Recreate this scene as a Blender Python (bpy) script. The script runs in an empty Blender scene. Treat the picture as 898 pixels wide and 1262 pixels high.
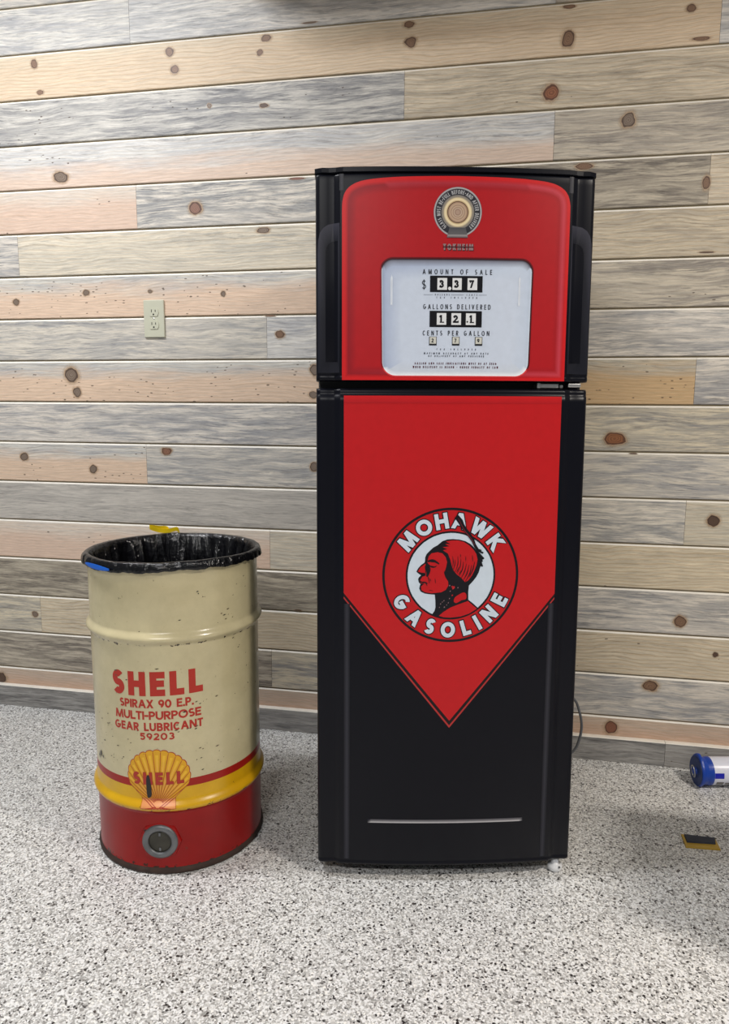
import bpy, bmesh, math, random
from mathutils import Vector, Matrix, geometry, noise as mnoise

sc = bpy.context.scene
C = sc.collection
PI = math.pi
rad = math.radians

# ------------------------------------------------------------------ camera
PITCH, YAW, ROLL = rad(8.60294), rad(-11.04713), rad(0.29016)
fwd = Vector((math.sin(YAW)*math.cos(PITCH), math.cos(YAW)*math.cos(PITCH), -math.sin(PITCH)))
rgt = Vector((math.cos(YAW), -math.sin(YAW), 0))
upv = rgt.cross(fwd)
r2 = rgt*math.cos(ROLL) + upv*math.sin(ROLL)
u2 = upv*math.cos(ROLL) - rgt*math.sin(ROLL)
cam = bpy.data.cameras.new('camera')
cam.sensor_fit = 'VERTICAL'; cam.sensor_height = 36.0; cam.sensor_width = 36.0
cam.lens = 900.838/1262*36.0
cam.clip_start = 0.05
cam_o = bpy.data.objects.new('camera', cam); C.objects.link(cam_o)
M = Matrix((r2, u2, -fwd)).transposed().to_4x4()
M.translation = Vector((0, -2.19947, 1.07442))
cam_o.matrix_world = M
sc.camera = cam_o

# ------------------------------------------------------------------ light
sc.view_settings.view_transform = 'Standard'
sc.view_settings.look = 'None'
sc.view_settings.gamma = 1.0
sc.view_settings.use_curve_mapping = False
sc.view_settings.exposure = 0.0
world = bpy.data.worlds.new('world'); sc.world = world; world.use_nodes = True
world.node_tree.nodes['Background'].inputs[0].default_value = (0.92, 0.96, 1.0, 1)
world.node_tree.nodes['Background'].inputs[1].default_value = 0.17

def area(name, loc, sx, sy, power, col, rot=(0, 0, 0)):
    l = bpy.data.lights.new(name, 'AREA'); l.shape = 'RECTANGLE'; l.size = sx; l.size_y = sy
    l.energy = power; l.color = col
    o = bpy.data.objects.new(name, l); C.objects.link(o); o.location = loc; o.rotation_euler = rot
    return o
# LED strips under the ceiling, then a front fill
area('ceiling_strip_light', (-1.55, -1.0, 2.62), 0.9, 0.16, 40, (0.98, 0.98, 1.0))
area('ceiling_strip_light', (1.70, -1.70, 2.62), 0.42, 0.16, 62, (1.0, 0.92, 0.83))
area('ceiling_strip_light', (-0.6, -3.5, 2.62), 1.2, 0.2, 58, (1.0, 0.98, 0.96))  # fill lamp added to brighten the refrigerator front

# ------------------------------------------------------------------ helpers
def lin1(c):
    c /= 255.0
    return c/12.92 if c <= 0.04045 else ((c+0.055)/1.055)**2.4
def L(r, g, b):
    return (lin1(r), lin1(g), lin1(b), 1.0)

def link(o, parent=None):
    C.objects.link(o)
    if parent is not None: o.parent = parent
    return o
def mesh_obj(name, verts, faces, mats, parent=None, smooth=False, fm=None, loc=None):
    me = bpy.data.meshes.new(name); me.from_pydata([tuple(v) for v in verts], [], faces); me.update()
    if not isinstance(mats, (list, tuple)): mats = [mats]
    for m in mats: me.materials.append(m)
    if fm:
        for p, i in zip(me.polygons, fm): p.material_index = i
    if smooth:
        for p in me.polygons: p.use_smooth = True
    o = bpy.data.objects.new(name, me)
    if loc: o.location = loc
    return link(o, parent)
def bm_obj(name, bm, mat, parent=None, smooth=False, loc=None):
    me = bpy.data.meshes.new(name); bm.normal_update(); bm.to_mesh(me); bm.free()
    me.materials.append(mat)
    if smooth:
        for p in me.polygons: p.use_smooth = True
    o = bpy.data.objects.new(name, me)
    if loc: o.location = loc
    return link(o, parent)
def empty(name, loc=(0, 0, 0), rot=(0, 0, 0)):
    o = bpy.data.objects.new(name, None); o.location = loc; o.rotation_euler = rot; o.empty_display_size = 0.1
    return link(o)
def tag(o, label, cat=None, group=None, kind=None):
    if label: o['label'] = label
    if cat: o['category'] = cat
    if group: o['group'] = group
    if kind: o['kind'] = kind
    return o
def box(bm, x0, x1, y0, y1, z0, z1, bev=0.0, seg=2):
    r = bmesh.ops.create_cube(bm, size=1.0)
    for v in r['verts']:
        v.co = Vector(((x0+x1)/2 + v.co.x*(x1-x0), (y0+y1)/2 + v.co.y*(y1-y0), (z0+z1)/2 + v.co.z*(z1-z0)))
    if bev > 0:
        es = set()
        for v in r['verts']: es.update(v.link_edges)
        bmesh.ops.bevel(bm, geom=list(es), offset=bev, segments=seg, affect='EDGES', profile=0.5)
def lathe(profile, n, cap=True):
    """profile [(r, z)...] -> verts, faces around z"""
    V, F = [], []
    for r, z in profile:
        for i in range(n):
            a = 2*PI*i/n
            V.append((r*math.cos(a), r*math.sin(a), z))
    for k in range(len(profile)-1):
        for i in range(n):
            j = (i+1) % n
            F.append((k*n+i, k*n+j, (k+1)*n+j, (k+1)*n+i))
    return V, F

def tube(points, r, n=10):
    V, F = [], []
    pts = [Vector(p) for p in points]
    for i, p in enumerate(pts):
        t = (pts[min(i+1, len(pts)-1)] - pts[max(i-1, 0)]).normalized()
        a = t.cross(Vector((0.3, 1, 0.2))).normalized(); b = t.cross(a).normalized()
        for k in range(n):
            an = 2*PI*k/n
            V.append(p + a*r*math.cos(an) + b*r*math.sin(an))
    for i in range(len(pts)-1):
        for k in range(n):
            m = (k+1) % n
            F.append((i*n+k, i*n+m, (i+1)*n+m, (i+1)*n+k))
    F.append(tuple(range(n))[::-1]); F.append(tuple((len(pts)-1)*n+k for k in range(n)))
    return V, F
def catmull(pts, closed=True, sub=6):
    out = []; n = len(pts)
    rng = range(n) if closed else range(n-1)
    for i in rng:
        g = (lambda k: pts[k % n]) if closed else (lambda k: pts[max(0, min(n-1, k))])
        p0, p1, p2, p3 = g(i-1), g(i), g(i+1), g(i+2)
        for s in range(sub):
            t = s/sub
            out.append(tuple(0.5*((2*b) + (-a+c)*t + (2*a-5*b+4*c-d)*t*t + (-a+3*b-3*c+d)*t**3) for a, b, c, d in zip(p0, p1, p2, p3)))
    if not closed: out.append(pts[-1])
    return out

# ------------------------------------------------------------------ materials
class NT:
    def __init__(s, name):
        s.m = bpy.data.materials.new(name); s.m.use_nodes = True
        s.t = s.m.node_tree; s.n = s.t.nodes; s.b = s.n['Principled BSDF']
    def add(s, typ, **kw):
        nd = s.n.new(typ)
        for k, v in kw.items(): setattr(nd, k, v)
        return nd
    def lk(s, a, b): s.t.links.new(a, b)
    def val(s, inp, v):
        if hasattr(v, 'is_output'): s.lk(v, inp)
        else: inp.default_value = v
    def math(s, op, a, b=0.0, clamp=False):
        nd = s.add('ShaderNodeMath', operation=op, use_clamp=clamp)
        s.val(nd.inputs[0], a); s.val(nd.inputs[1], b); return nd.outputs[0]
    def mix(s, f, a, b, mode='MIX'):
        nd = s.add('ShaderNodeMix', data_type='RGBA', blend_type=mode)
        s.val(nd.inputs[0], f); s.val(nd.inputs[6], a); s.val(nd.inputs[7], b); return nd.outputs[2]
    def ramp(s, f, stops, interp='LINEAR'):
        nd = s.add('ShaderNodeValToRGB'); nd.color_ramp.interpolation = interp
        e = nd.color_ramp.elements
        while len(e) < len(stops): e.new(0.5)
        for k, (p, c) in enumerate(stops):
            e[k].position = p
            e[k].color = c if isinstance(c, (tuple, list)) else (c, c, c, 1)
        s.val(nd.inputs[0], f); return nd.outputs[0]
    def noise(s, vec, scale, detail=4, rough=0.55, dist=0.0):
        nd = s.add('ShaderNodeTexNoise'); s.lk(vec, nd.inputs['Vector'])
        nd.inputs['Scale'].default_value = scale; nd.inputs['Detail'].default_value = detail
        nd.inputs['Roughness'].default_value = rough; nd.inputs['Distortion'].default_value = dist
        return nd.outputs[0]
    def scale(s, vec, x, y, z):
        nd = s.add('ShaderNodeVectorMath', operation='MULTIPLY'); s.lk(vec, nd.inputs[0]); nd.inputs[1].default_value = (x, y, z)
        return nd.outputs[0]
    def attr(s, name, obj=True):
        nd = s.add('ShaderNodeAttribute', attribute_name=name)
        if obj: nd.attribute_type = 'OBJECT'
        return nd
    def bump(s, h, strength, dist=0.001):
        nd = s.add('ShaderNodeBump'); nd.inputs['Strength'].default_value = strength; nd.inputs['Distance'].default_value = dist
        s.lk(h, nd.inputs['Height']); s.lk(nd.outputs[0], s.b.inputs['Normal'])
    def P(s, **kw):
        for k, v in kw.items(): s.val(s.b.inputs[k.replace('_', ' ')], v)

def plain(name, col, rough=0.5, metal=0.0, spec=0.5, var=0.06):
    t = NT(name)
    co = t.add('ShaderNodeTexCoord').outputs['Object']
    nz = t.noise(co, 35, 3)
    f = t.ramp(nz, [(0.3, 1-var), (0.7, 1+var)])
    t.P(Base_Color=t.mix(1.0, col, f, 'MULTIPLY'), Roughness=rough, Metallic=metal, Specular_IOR_Level=spec)
    return t.m

def make_wood():
    t = NT('whitewashed_pine')
    co = t.add('ShaderNodeTexCoord').outputs['Object']
    seed = t.attr('seed').outputs['Fac']
    sv = t.add('ShaderNodeCombineXYZ'); t.lk(t.math('MULTIPLY', seed, 7.31), sv.inputs[0]); t.lk(t.math('MULTIPLY', seed, 3.17), sv.inputs[1]); t.lk(t.math('MULTIPLY', seed, 5.73), sv.inputs[2])
    ad = t.add('ShaderNodeVectorMath', operation='ADD'); t.lk(co, ad.inputs[0]); t.lk(sv.outputs[0], ad.inputs[1])
    v0 = ad.outputs[0]
    # gentle wander of the grain
    wn = t.add('ShaderNodeTexNoise'); t.lk(t.scale(v0, 3.0, 1, 9.0), wn.inputs['Vector']); wn.inputs['Scale'].default_value = 1.0; wn.inputs['Detail'].default_value = 2
    wz = t.math('MULTIPLY', t.math('SUBTRACT', wn.outputs[0], 0.5), 0.05)
    wc = t.add('ShaderNodeCombineXYZ'); t.lk(wz, wc.inputs[2])
    ad2 = t.add('ShaderNodeVectorMath', operation='ADD'); t.lk(v0, ad2.inputs[0]); t.lk(wc.outputs[0], ad2.inputs[1])
    v = ad2.outputs[0]
    base = t.attr('base').outputs['Color']; grey = t.attr('grey').outputs['Color']; pink = t.attr('pink').outputs['Color']
    gamt = t.attr('gamt').outputs['Fac']; pamt = t.attr('pamt').outputs['Fac']; ring = t.attr('ring').outputs['Fac']; speck = t.attr('speck').outputs['Fac']
    # broad weathered streaks
    s1 = t.noise(t.scale(v, 5.5, 1, 62.0), 1.0, 6, 0.66)
    s2 = t.noise(t.scale(v, 15.0, 1, 230.0), 1.0, 5, 0.66)
    m1 = t.ramp(s1, [(0.43, 0.0), (0.55, 1.0)])
    m2 = t.ramp(s2, [(0.40, 0.0), (0.60, 1.0)])
    pt = t.ramp(t.noise(t.scale(v, 1.6, 1, 14), 1.0, 3), [(0.33, 0.55), (0.66, 1.25)])
    gamt = t.math('MULTIPLY', gamt, pt)
    mask = t.math('MULTIPLY', t.math('ADD', t.math('MULTIPLY', m1, 0.62), t.math('MULTIPLY', m2, 0.38)), gamt, True)
    col = t.mix(mask, base, grey)
    # darker weather streaks inside the grey
    s3 = t.noise(t.scale(v, 10.0, 1, 150.0), 1.3, 6, 0.7)
    m3 = t.math('MULTIPLY', t.ramp(s3, [(0.53, 0.0), (0.64, 1.0)]), t.math('MULTIPLY', gamt, 0.75))
    col = t.mix(m3, col, t.mix(1.0, grey, (0.60, 0.60, 0.61, 1), 'MULTIPLY'))
    # pink / peach heartwood band in the lower part of some boards
    sep = t.add('ShaderNodeSeparateXYZ'); t.lk(co, sep.inputs[0])
    plo = t.attr('ptop').outputs['Fac']
    nb = t.noise(t.scale(v, 3.0, 1, 26), 1.0, 5, 0.65)
    edge = t.math('SUBTRACT', t.math('ADD', plo, t.math('MULTIPLY', t.math('SUBTRACT', nb, 0.5), 0.11)), sep.outputs[2])
    pm = t.math('MULTIPLY', t.ramp(t.math('ADD', t.math('MULTIPLY', edge, 24.0), 0.5), [(0.0, 0.0), (1.0, 1.0)]), pamt)
    col = t.mix(pm, col, pink)
    # growth rings
    wv = t.add('ShaderNodeTexWave', wave_type='BANDS', bands_direction='Z', wave_profile='SAW')
    t.lk(t.scale(v, 0.55, 1, 1.0), wv.inputs['Vector']); wv.inputs['Scale'].default_value = 30; wv.inputs['Distortion'].default_value = 5.0
    wv.inputs['Detail'].default_value = 2; wv.inputs['Detail Scale'].default_value = 0.55
    rm = t.math('MULTIPLY', t.ramp(wv.outputs[0], [(0.62, 0.0), (0.95, 1.0)]), t.math('MULTIPLY', ring, 1.5), True)
    col = t.mix(rm, col, t.mix(1.0, col, (0.80, 0.66, 0.50, 1), 'MULTIPLY'))
    # fine grain
    fg = t.noise(t.scale(v, 20, 1, 480), 1.0, 4, 0.7)
    col = t.mix(1.0, col, t.ramp(fg, [(0.30, 0.76), (0.70, 1.13)]), 'MULTIPLY')
    # worm holes and small dark flecks
    vo = t.add('ShaderNodeTexVoronoi'); t.lk(t.scale(v, 34, 1, 85), vo.inputs['Vector']); vo.inputs['Scale'].default_value = 1.0
    pk = t.noise(t.scale(v, 6, 1, 16), 1.0, 2)
    sp = t.math('MULTIPLY', t.math('LESS_THAN', t.math('ADD', vo.outputs['Distance'], t.math('MULTIPLY', s2, 0.25)), 0.27), t.math('GREATER_THAN', t.math('ADD', pk, t.math('MULTIPLY', speck, 0.2)), 0.66))
    sp = t.math('MULTIPLY', sp, t.math('GREATER_THAN', speck, 0.05))
    col = t.mix(t.math('MULTIPLY', sp, 0.8), col, L(70, 52, 40))
    t.P(Base_Color=col, Roughness=0.55, Specular_IOR_Level=0.35)
    t.bump(t.math('ADD', fg, t.math('MULTIPLY', s2, 0.8)), 0.25, 0.0006)
    return t.m

def make_knot():
    t = NT('pine_knot')
    co = t.add('ShaderNodeTexCoord').outputs['Object']
    ln = t.add('ShaderNodeVectorMath', operation='LENGTH'); t.lk(co, ln.inputs[0])
    oi = t.add('ShaderNodeObjectInfo').outputs['Random']
    sh = t.add('ShaderNodeVectorMath', operation='ADD'); t.lk(co, sh.inputs[0])
    cx = t.add('ShaderNodeCombineXYZ'); t.lk(t.math('MULTIPLY', oi, 40.0), cx.inputs[0]); t.lk(t.math('MULTIPLY', oi, 17.0), cx.inputs[2]); t.lk(cx.outputs[0], sh.inputs[1])
    nz = t.noise(sh.outputs[0], 1.1, 2, 0.5)
    r = t.math('ADD', ln.outputs['Value'], t.math('MULTIPLY', t.math('SUBTRACT', nz, 0.5), 0.6))
    rings = t.math('MULTIPLY', t.math('ADD', t.math('SINE', t.math('MULTIPLY', r, 42)), 1.0), 0.5)
    tone = t.attr('tone').outputs['Color']
    inner = t.mix(t.math('MULTIPLY', rings, 0.7), tone, t.mix(1.0, tone, (0.45, 0.40, 0.36, 1), 'MULTIPLY'))
    col = t.mix(t.ramp(r, [(0.40, 0.0), (0.52, 1.0)]), inner, t.mix(0.5, L(70, 50, 40), t.mix(1.0, tone, (0.5, 0.45, 0.42, 1), 'MULTIPLY')))
    col = t.mix(t.ramp(r, [(0.56, 0.0), (0.64, 1.0)]), col, L(196, 170, 140))
    alpha = t.ramp(r, [(0.60, 1.0), (0.70, 0.30), (0.92, 0.0)])
    t.P(Base_Color=col, Roughness=0.5, Alpha=alpha)
    return t.m

def make_floor():
    t = NT('flake_epoxy')
    co = t.add('ShaderNodeTexCoord').outputs['Object']
    dn = t.add('ShaderNodeTexNoise'); t.lk(co, dn.inputs['Vector']); dn.inputs['Scale'].default_value = 160; dn.inputs['Detail'].default_value = 2
    off = t.add('ShaderNodeVectorMath', operation='SCALE'); t.lk(dn.outputs['Color'], off.inputs[0]); off.inputs['Scale'].default_value = 0.006
    av = t.add('ShaderNodeVectorMath', operation='ADD'); t.lk(co, av.inputs[0]); t.lk(off.outputs[0], av.inputs[1])
    def vor(scale, rnd=1.0):
        vo = t.add('ShaderNodeTexVoronoi'); t.lk(av.outputs[0], vo.inputs['Vector']); vo.inputs['Scale'].default_value = scale
        vo.inputs['Randomness'].default_value = rnd
        s = t.add('ShaderNodeSeparateColor'); t.lk(vo.outputs['Color'], s.inputs[0])
        return vo, s
    v1, s1 = vor(290)
    c1 = t.ramp(s1.outputs[0], [(0.0, L(190, 189, 186)), (0.22, L(224, 224, 222)), (0.42, L(166, 165, 162)), (0.56, L(236, 236, 235)),
                                (0.72, L(146, 144, 141)), (0.82, L(208, 206, 202)), (0.93, L(98, 95, 93)), (0.965, L(50, 48, 49))], 'CONSTANT')
    v2, s2 = vor(165)
    dark = t.math('GREATER_THAN', s2.outputs[1], 0.935)
    dark = t.math('MULTIPLY', dark, t.math('LESS_THAN', v2.outputs['Distance'], 0.50))
    c2 = t.mix(dark, c1, t.ramp(s2.outputs[2], [(0.0, L(40, 36, 36)), (0.55, L(76, 70, 67)), (0.78, L(116, 110, 105))], 'CONSTANT'))
    lite = t.math('MULTIPLY', t.math('GREATER_THAN', s2.outputs[0], 0.86), t.math('LESS_THAN', v2.outputs['Distance'], 0.42))
    c3 = t.mix(lite, c2, L(240, 238, 232))
    t.P(Base_Color=c3, Roughness=0.38, Specular_IOR_Level=0.45)
    t.bump(v1.outputs['Distance'], 0.12, 0.0008)
    return t.m

def make_print(name, rough, wear=False, spec=0.5):
    """flat print: colour comes from the ink colour of each printed piece"""
    t = NT(name)
    col = t.attr('ink', obj=False).outputs['Color']
    co = t.add('ShaderNodeTexCoord').outputs['Object']
    n = t.noise(co, 60, 3)
    col = t.mix(1.0, col, t.ramp(n, [(0.3, 0.97), (0.7, 1.03)]), 'MULTIPLY')
    if wear:
        w = t.noise(co, 55, 6, 0.7)
        col = t.mix(t.math('MULTIPLY', t.ramp(w, [(0.66, 0.0), (0.69, 1.0)]), 0.7), col, L(86, 62, 44))
    t.P(Base_Color=col, Roughness=rough, Specular_IOR_Level=spec)
    return t.m

def make_paint(name, col, col2, chip, rough=0.32, zchip=None):
    """old drum enamel with scuffs and rust chips; zchip: heights round which the chips gather"""
    t = NT(name)
    co = t.add('ShaderNodeTexCoord').outputs['Object']
    a = t.noise(co, 5, 4); b = t.noise(co, 26, 5, 0.65)
    c = t.mix(t.ramp(a, [(0.35, 0.0), (0.7, 1.0)]), col, col2)
    c = t.mix(1.0, c, t.ramp(b, [(0.3, 0.93), (0.7, 1.05)]), 'MULTIPLY')
    # scuffs
    sc1 = t.noise(t.scale(co, 1, 1, 0.5), 95, 5, 0.7)
    gate = t.noise(co, 7, 2)
    sm = t.math('MULTIPLY', t.ramp(sc1, [(0.665, 0.0), (0.70, 1.0)]), t.ramp(gate, [(0.45, 0.0), (0.62, 1.0)]))
    c = t.mix(t.math('MULTIPLY', sm, chip), c, L(78, 62, 46))
    if zchip:
        sep = t.add('ShaderNodeSeparateXYZ'); t.lk(co, sep.inputs[0])
        tot = None
        for z0, w in zchip:
            d = t.math('ABSOLUTE', t.math('SUBTRACT', sep.outputs[2], z0))
            near = t.math('SUBTRACT', 1.0, t.math('DIVIDE', d, w), True)
            tot = near if tot is None else t.math('MAXIMUM', tot, near)
        ch = t.noise(co, 70, 5, 0.7)
        cm = t.math('GREATER_THAN', t.math('ADD', ch, t.math('MULTIPLY', tot, 0.17)), 0.70)
        c = t.mix(cm, c, L(48, 34, 26))
    t.P(Base_Color=c, Roughness=rough, Specular_IOR_Level=0.3 if 'red' in name else 0.5)
    t.bump(b, 0.05, 0.001)
    return t.m

MW = make_wood(); MK = make_knot(); MF = make_floor()
M_back = plain('groove_wood', L(150, 138, 112), 0.9)
M_bevel = plain('whitewashed_bevel', L(238, 233, 222), 0.6)  # near-white upper edges: the light they catch is put into the colour
M_vinyl = make_print('printed_vinyl', 0.36, spec=0.24)
M_decal = make_print('printed_enamel', 0.35, wear=True)
M_black = plain('black_vinyl', L(14, 15, 23), 0.32, spec=0.16, var=0.03)
M_cab = plain('black_cabinet', L(16, 16, 18), 0.4)
M_rubber = plain('gasket_rubber', L(22, 22, 24), 0.6)
M_steel = plain('zinc_steel', L(190, 190, 188), 0.35, 0.9)
M_wplastic = plain('white_plastic', L(228, 230, 232), 0.4)
M_bplastic = plain('black_plastic', L(14, 14, 15), 0.5)
M_ivory = plain('ivory_plastic', L(196, 196, 176), 0.35, var=0.02)
M_slot = plain('slot_dark', L(30, 28, 24), 0.7)
M_cord = plain('grey_cord', L(96, 98, 102), 0.5)
M_cream = make_paint('cream_enamel', L(205, 194, 156), L(192, 180, 142), 0.8, 0.2, [(0.545, 0.006)])
M_dred = make_paint('red_enamel', L(152, 15, 12), L(134, 12, 10), 0.6, 0.28, [(0.012, 0.022)])
M_yel = make_paint('yellow_enamel', L(218, 172, 22), L(205, 152, 16), 0.6, 0.28, [(0.155, 0.014)])
M_stripe = make_paint('red_stripe_enamel', L(162, 34, 26), L(150, 28, 22), 0.7, 0.3)
M_rust = plain('rusty_chime', L(52, 36, 28), 0.7, var=0.4)
M_zinc = plain('old_zinc', L(112, 114, 116), 0.45, 0.6, var=0.2)
M_dinside = plain('drum_inside', L(50, 46, 38), 0.7)
M_hole = plain('bung_plug', L(62, 60, 52), 0.55, 0.2, var=0.25)
M_ytape = plain('yellow_plastic', L(250, 214, 20), 0.35)
M_btape = plain('blue_plastic', L(20, 96, 200), 0.35)
M_bcap = plain('blue_cap', L(12, 62, 160), 0.35)
M_bdark = plain('navy_cap_face', L(20, 48, 104), 0.45)
M_label = plain('white_label', L(222, 224, 236), 0.3, var=0.03)
M_lblue = plain('label_blue', L(14, 26, 170), 0.3)
M_lgrey = plain('label_grey', L(108, 106, 106), 0.4, var=0.3)
M_gold = plain('gold_squeegee', L(186, 150, 52), 0.4)
M_felt = plain('grey_felt', L(52, 56, 68), 0.75, var=0.2)

def make_bag():
    t = NT('black_bin_liner')
    co = t.add('ShaderNodeTexCoord').outputs['Object']
    a = t.noise(t.scale(co, 1, 1, 0.4), 30, 5, 0.6, 0.8); b = t.noise(co, 80, 4)
    t.P(Base_Color=t.mix(t.ramp(b, [(0.3, 0.0), (0.7, 1.0)]), L(5, 5, 7), L(14, 14, 18)), Roughness=0.17, Specular_IOR_Level=0.5)
    t.bump(t.math('ADD', a, t.math('MULTIPLY', b, 0.25)), 0.7, 0.01)
    return t.m
M_bag = make_bag()

# ------------------------------------------------------------------ setting: floor, ceiling, planked wall
fl = mesh_obj('floor', [(-3.2, -5.2, 0), (2.6, -5.2, 0), (2.6, 0.03, 0), (-3.2, 0.03, 0), (-3.2, -5.2, -0.1), (2.6, -5.2, -0.1), (2.6, 0.03, -0.1), (-3.2, 0.03, -0.1)],
              [(0, 1, 2, 3), (7, 6, 5, 4), (0, 4, 5, 1), (1, 5, 6, 2), (2, 6, 7, 3), (3, 7, 4, 0)], MF)
tag(fl, 'speckled light grey flake epoxy garage floor', kind='structure')
S = 0.133; Z0 = 17.0486
XL, XR = -3.0, 2.4
bm = bmesh.new(); box(bm, XL, XR, 0.0055, 0.03, 0.0, (Z0+3)*S)
wall = bm_obj('wall_back', bm, M_back)
tag(wall, 'back wall clad in horizontal whitewashed pine planks', kind='structure')

def plank_mesh(x0, x1, h, thick=0.0055, ct=0.0046, cb=0.0018):
    sec = [(thick, 0), (cb, 0), (0, cb), (0, h-ct), (ct*.65, h), (thick, h)]
    w = x1-x0
    V = [(0, y, z) for y, z in sec] + [(w, y, z) for y, z in sec]
    n = len(sec)
    F = [(i, (i+1) % n, n+(i+1) % n, n+i) for i in range(n)]
    F.append(tuple(range(n))[::-1]); F.append(tuple(range(n, 2*n)))
    return V, [tuple(reversed(f)) for f in F]

rnd = random.Random(4)
#        base            grey             gamt  pink             pamt ptop  ring speck
TY = {
 'GL': (L(226, 222, 213), L(176, 176, 177), .95, L(214, 186, 166), 0, 0, .10, 0),
 'G':  (L(228, 220, 206), L(158, 158, 158), 1.0, L(214, 186, 166), 0, 0, .08, 0),
 'GR': (L(214, 210, 202), L(140, 140, 142), 1.0, L(214, 186, 166), 0, 0, .05, .5),
 'GB': (L(208, 198, 180), L(154, 147, 138), 1.0, L(200, 170, 140), 0, 0, .15, .05),
 'GM': (L(208, 202, 193), L(164, 160, 155), .9, L(200, 170, 140), 0, 0, .06, 0),
 'GS': (L(198, 188, 170), L(122, 115, 106), 1.0, L(200, 170, 140), 0, 0, .10, 0),
 'C':  (L(224, 214, 194), L(184, 180, 169), .75, L(214, 186, 150), 0, 0, .30, 0),
 'CB': (L(216, 203, 180), L(168, 158, 142), .75, L(214, 180, 140), 0, 0, .35, .05),
 'CG': (L(224, 213, 188), L(152, 150, 147), .85, L(214, 186, 150), 0, 0, .15, 0),
 'Y':  (L(222, 209, 184), L(188, 176, 155), .6, L(214, 186, 140), 0, 0, .45, .1),
 'P':  (L(224, 208, 184), L(210, 197, 176), .35, L(220, 197, 170), .6, .10, .38, 0),
 'PP': (L(226, 212, 194), L(206, 198, 190), .5, L(222, 195, 174), .9, .085, .25, .2),
 'GP': (L(216, 212, 202), L(178, 178, 178), .85, L(226, 199, 174), .95, .086, .25, .85),
 'GK': (L(220, 217, 209), L(186, 186, 187), .85, L(222, 197, 176), .85, .056, .22, .1),
 'O':  (L(212, 202, 180), L(178, 174, 165), .8, L(214, 182, 140), .95, .090, .30, .85),
 'K':  (L(210, 188, 168), L(192, 178, 165), .5, L(205, 172, 148), .8, .09, .2, 0),
}
X = [0.504, 0.0865, -0.3205, -0.737, -1.153, -1.573, -1.99, -2.41]
ROWS = {
 -3: [(XL, -1.573, 'G'), (-1.573, -.3205, 'GL'), (-.3205, .504, 'C'), (.504, XR, 'GB')],
 -2: [(XL, -.737, 'C'), (-.737, .0865, 'G'), (.0865, XR, 'P')],
 -1: [(XL, -1.0, 'G'), (-1.0, .504, 'P'), (.504, XR, 'G')],
 0: [(XL, -1.153, 'GL'), (-1.153, .0865, 'GL'), (.0865, 1.34, 'GB'), (1.34, XR, 'C')],
 1: [(XL, -1.99, 'G'), (-1.99, .504, 'P'), (.504, XR, 'GL')],
 2: [(XL, -.3205, 'GR'), (-.3205, .925, 'CB'), (.925, XR, 'G')],
 3: [(XL, -1.99, 'C'), (-1.99, .096, 'GK'), (.096, XR, 'GB')],
 4: [(XL, -1.153, 'PP'), (-1.153, -.3205, 'G'), (-.3205, .504, 'GS'), (.504, XR, 'CB')],
 5: [(XL, -1.573, 'G'), (-1.573, -.3205, 'C'), (-.3205, 1.34, 'CB'), (1.34, XR, 'G')],
 6: [(XL, -1.99, 'G'), (-1.99, -.3205, 'GP'), (-.3205, 1.34, 'GB'), (1.34, XR, 'C')],
 7: [(XL, -.737, 'G'), (-.737, .0865, 'GL'), (.0865, XR, 'G')],
 8: [(XL, -1.99, 'C'), (-1.99, -.3205, 'GP'), (-.3205, .504, 'O'), (.504, XR, 'G')],
 9: [(XL, -.3205, 'G'), (-.3205, 1.34, 'CG'), (1.34, XR, 'P')],
 10: [(XL, -1.153, 'GP'), (-1.153, .0865, 'G'), (.0865, XR, 'G')],
 11: [(XL, -1.99, 'C'), (-1.99, -.3205, 'GM'), (-.3205, .504, 'G'), (.504, XR, 'C')],
 12: [(XL, -.737, 'PP'), (-.737, -.3205, 'C'), (-.3205, XR, 'Y')],
 13: [(XL, -.3205, 'GS'), (-.3205, 1.34, 'G'), (1.34, XR, 'C')],
 14: [(XL, -1.573, 'CG'), (-1.573, -.3205, 'Y'), (-.3205, XR, 'Y')],
 15: [(XL, -.737, 'GS'), (-.737, -.3205, 'CG'), (-.3205, XR, 'G')],
 16: [(XL, -1.99, 'C'), (-1.99, -.3205, 'K'), (-.3205, XR, 'K')],
}
def wood_props(o, ty):
    p = TY[ty]
    def jit(c, a=0.05):
        k = 1 + rnd.uniform(-a, a); return [c[0]*k, c[1]*k, c[2]*k*(1+rnd.uniform(-.02, .02))]
    o['base'] = jit(p[0]); o['grey'] = jit(p[1]); o['gamt'] = float(p[2]); o['pink'] = jit(p[3], .03)
    o['pamt'] = float(p[4]); o['ptop'] = float(p[5]); o['ring'] = float(p[6]); o['speck'] = float(p[7])
    o['seed'] = rnd.uniform(0, 10)
planks = []
for row, segs in ROWS.items():
    zb = (Z0-row-1)*S
    for (x0, x1, ty) in segs:
        V, F = plank_mesh(x0+.0002, x1-.0006, S-.0046)
        o = mesh_obj('plank', V, F, [MW, M_bevel], wall, fm=[1 if i == 3 else 0 for i in range(len(F))], loc=(x0, 0, zb))
        wood_props(o, ty); planks.append((row, x0, x1, zb, o))
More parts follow.
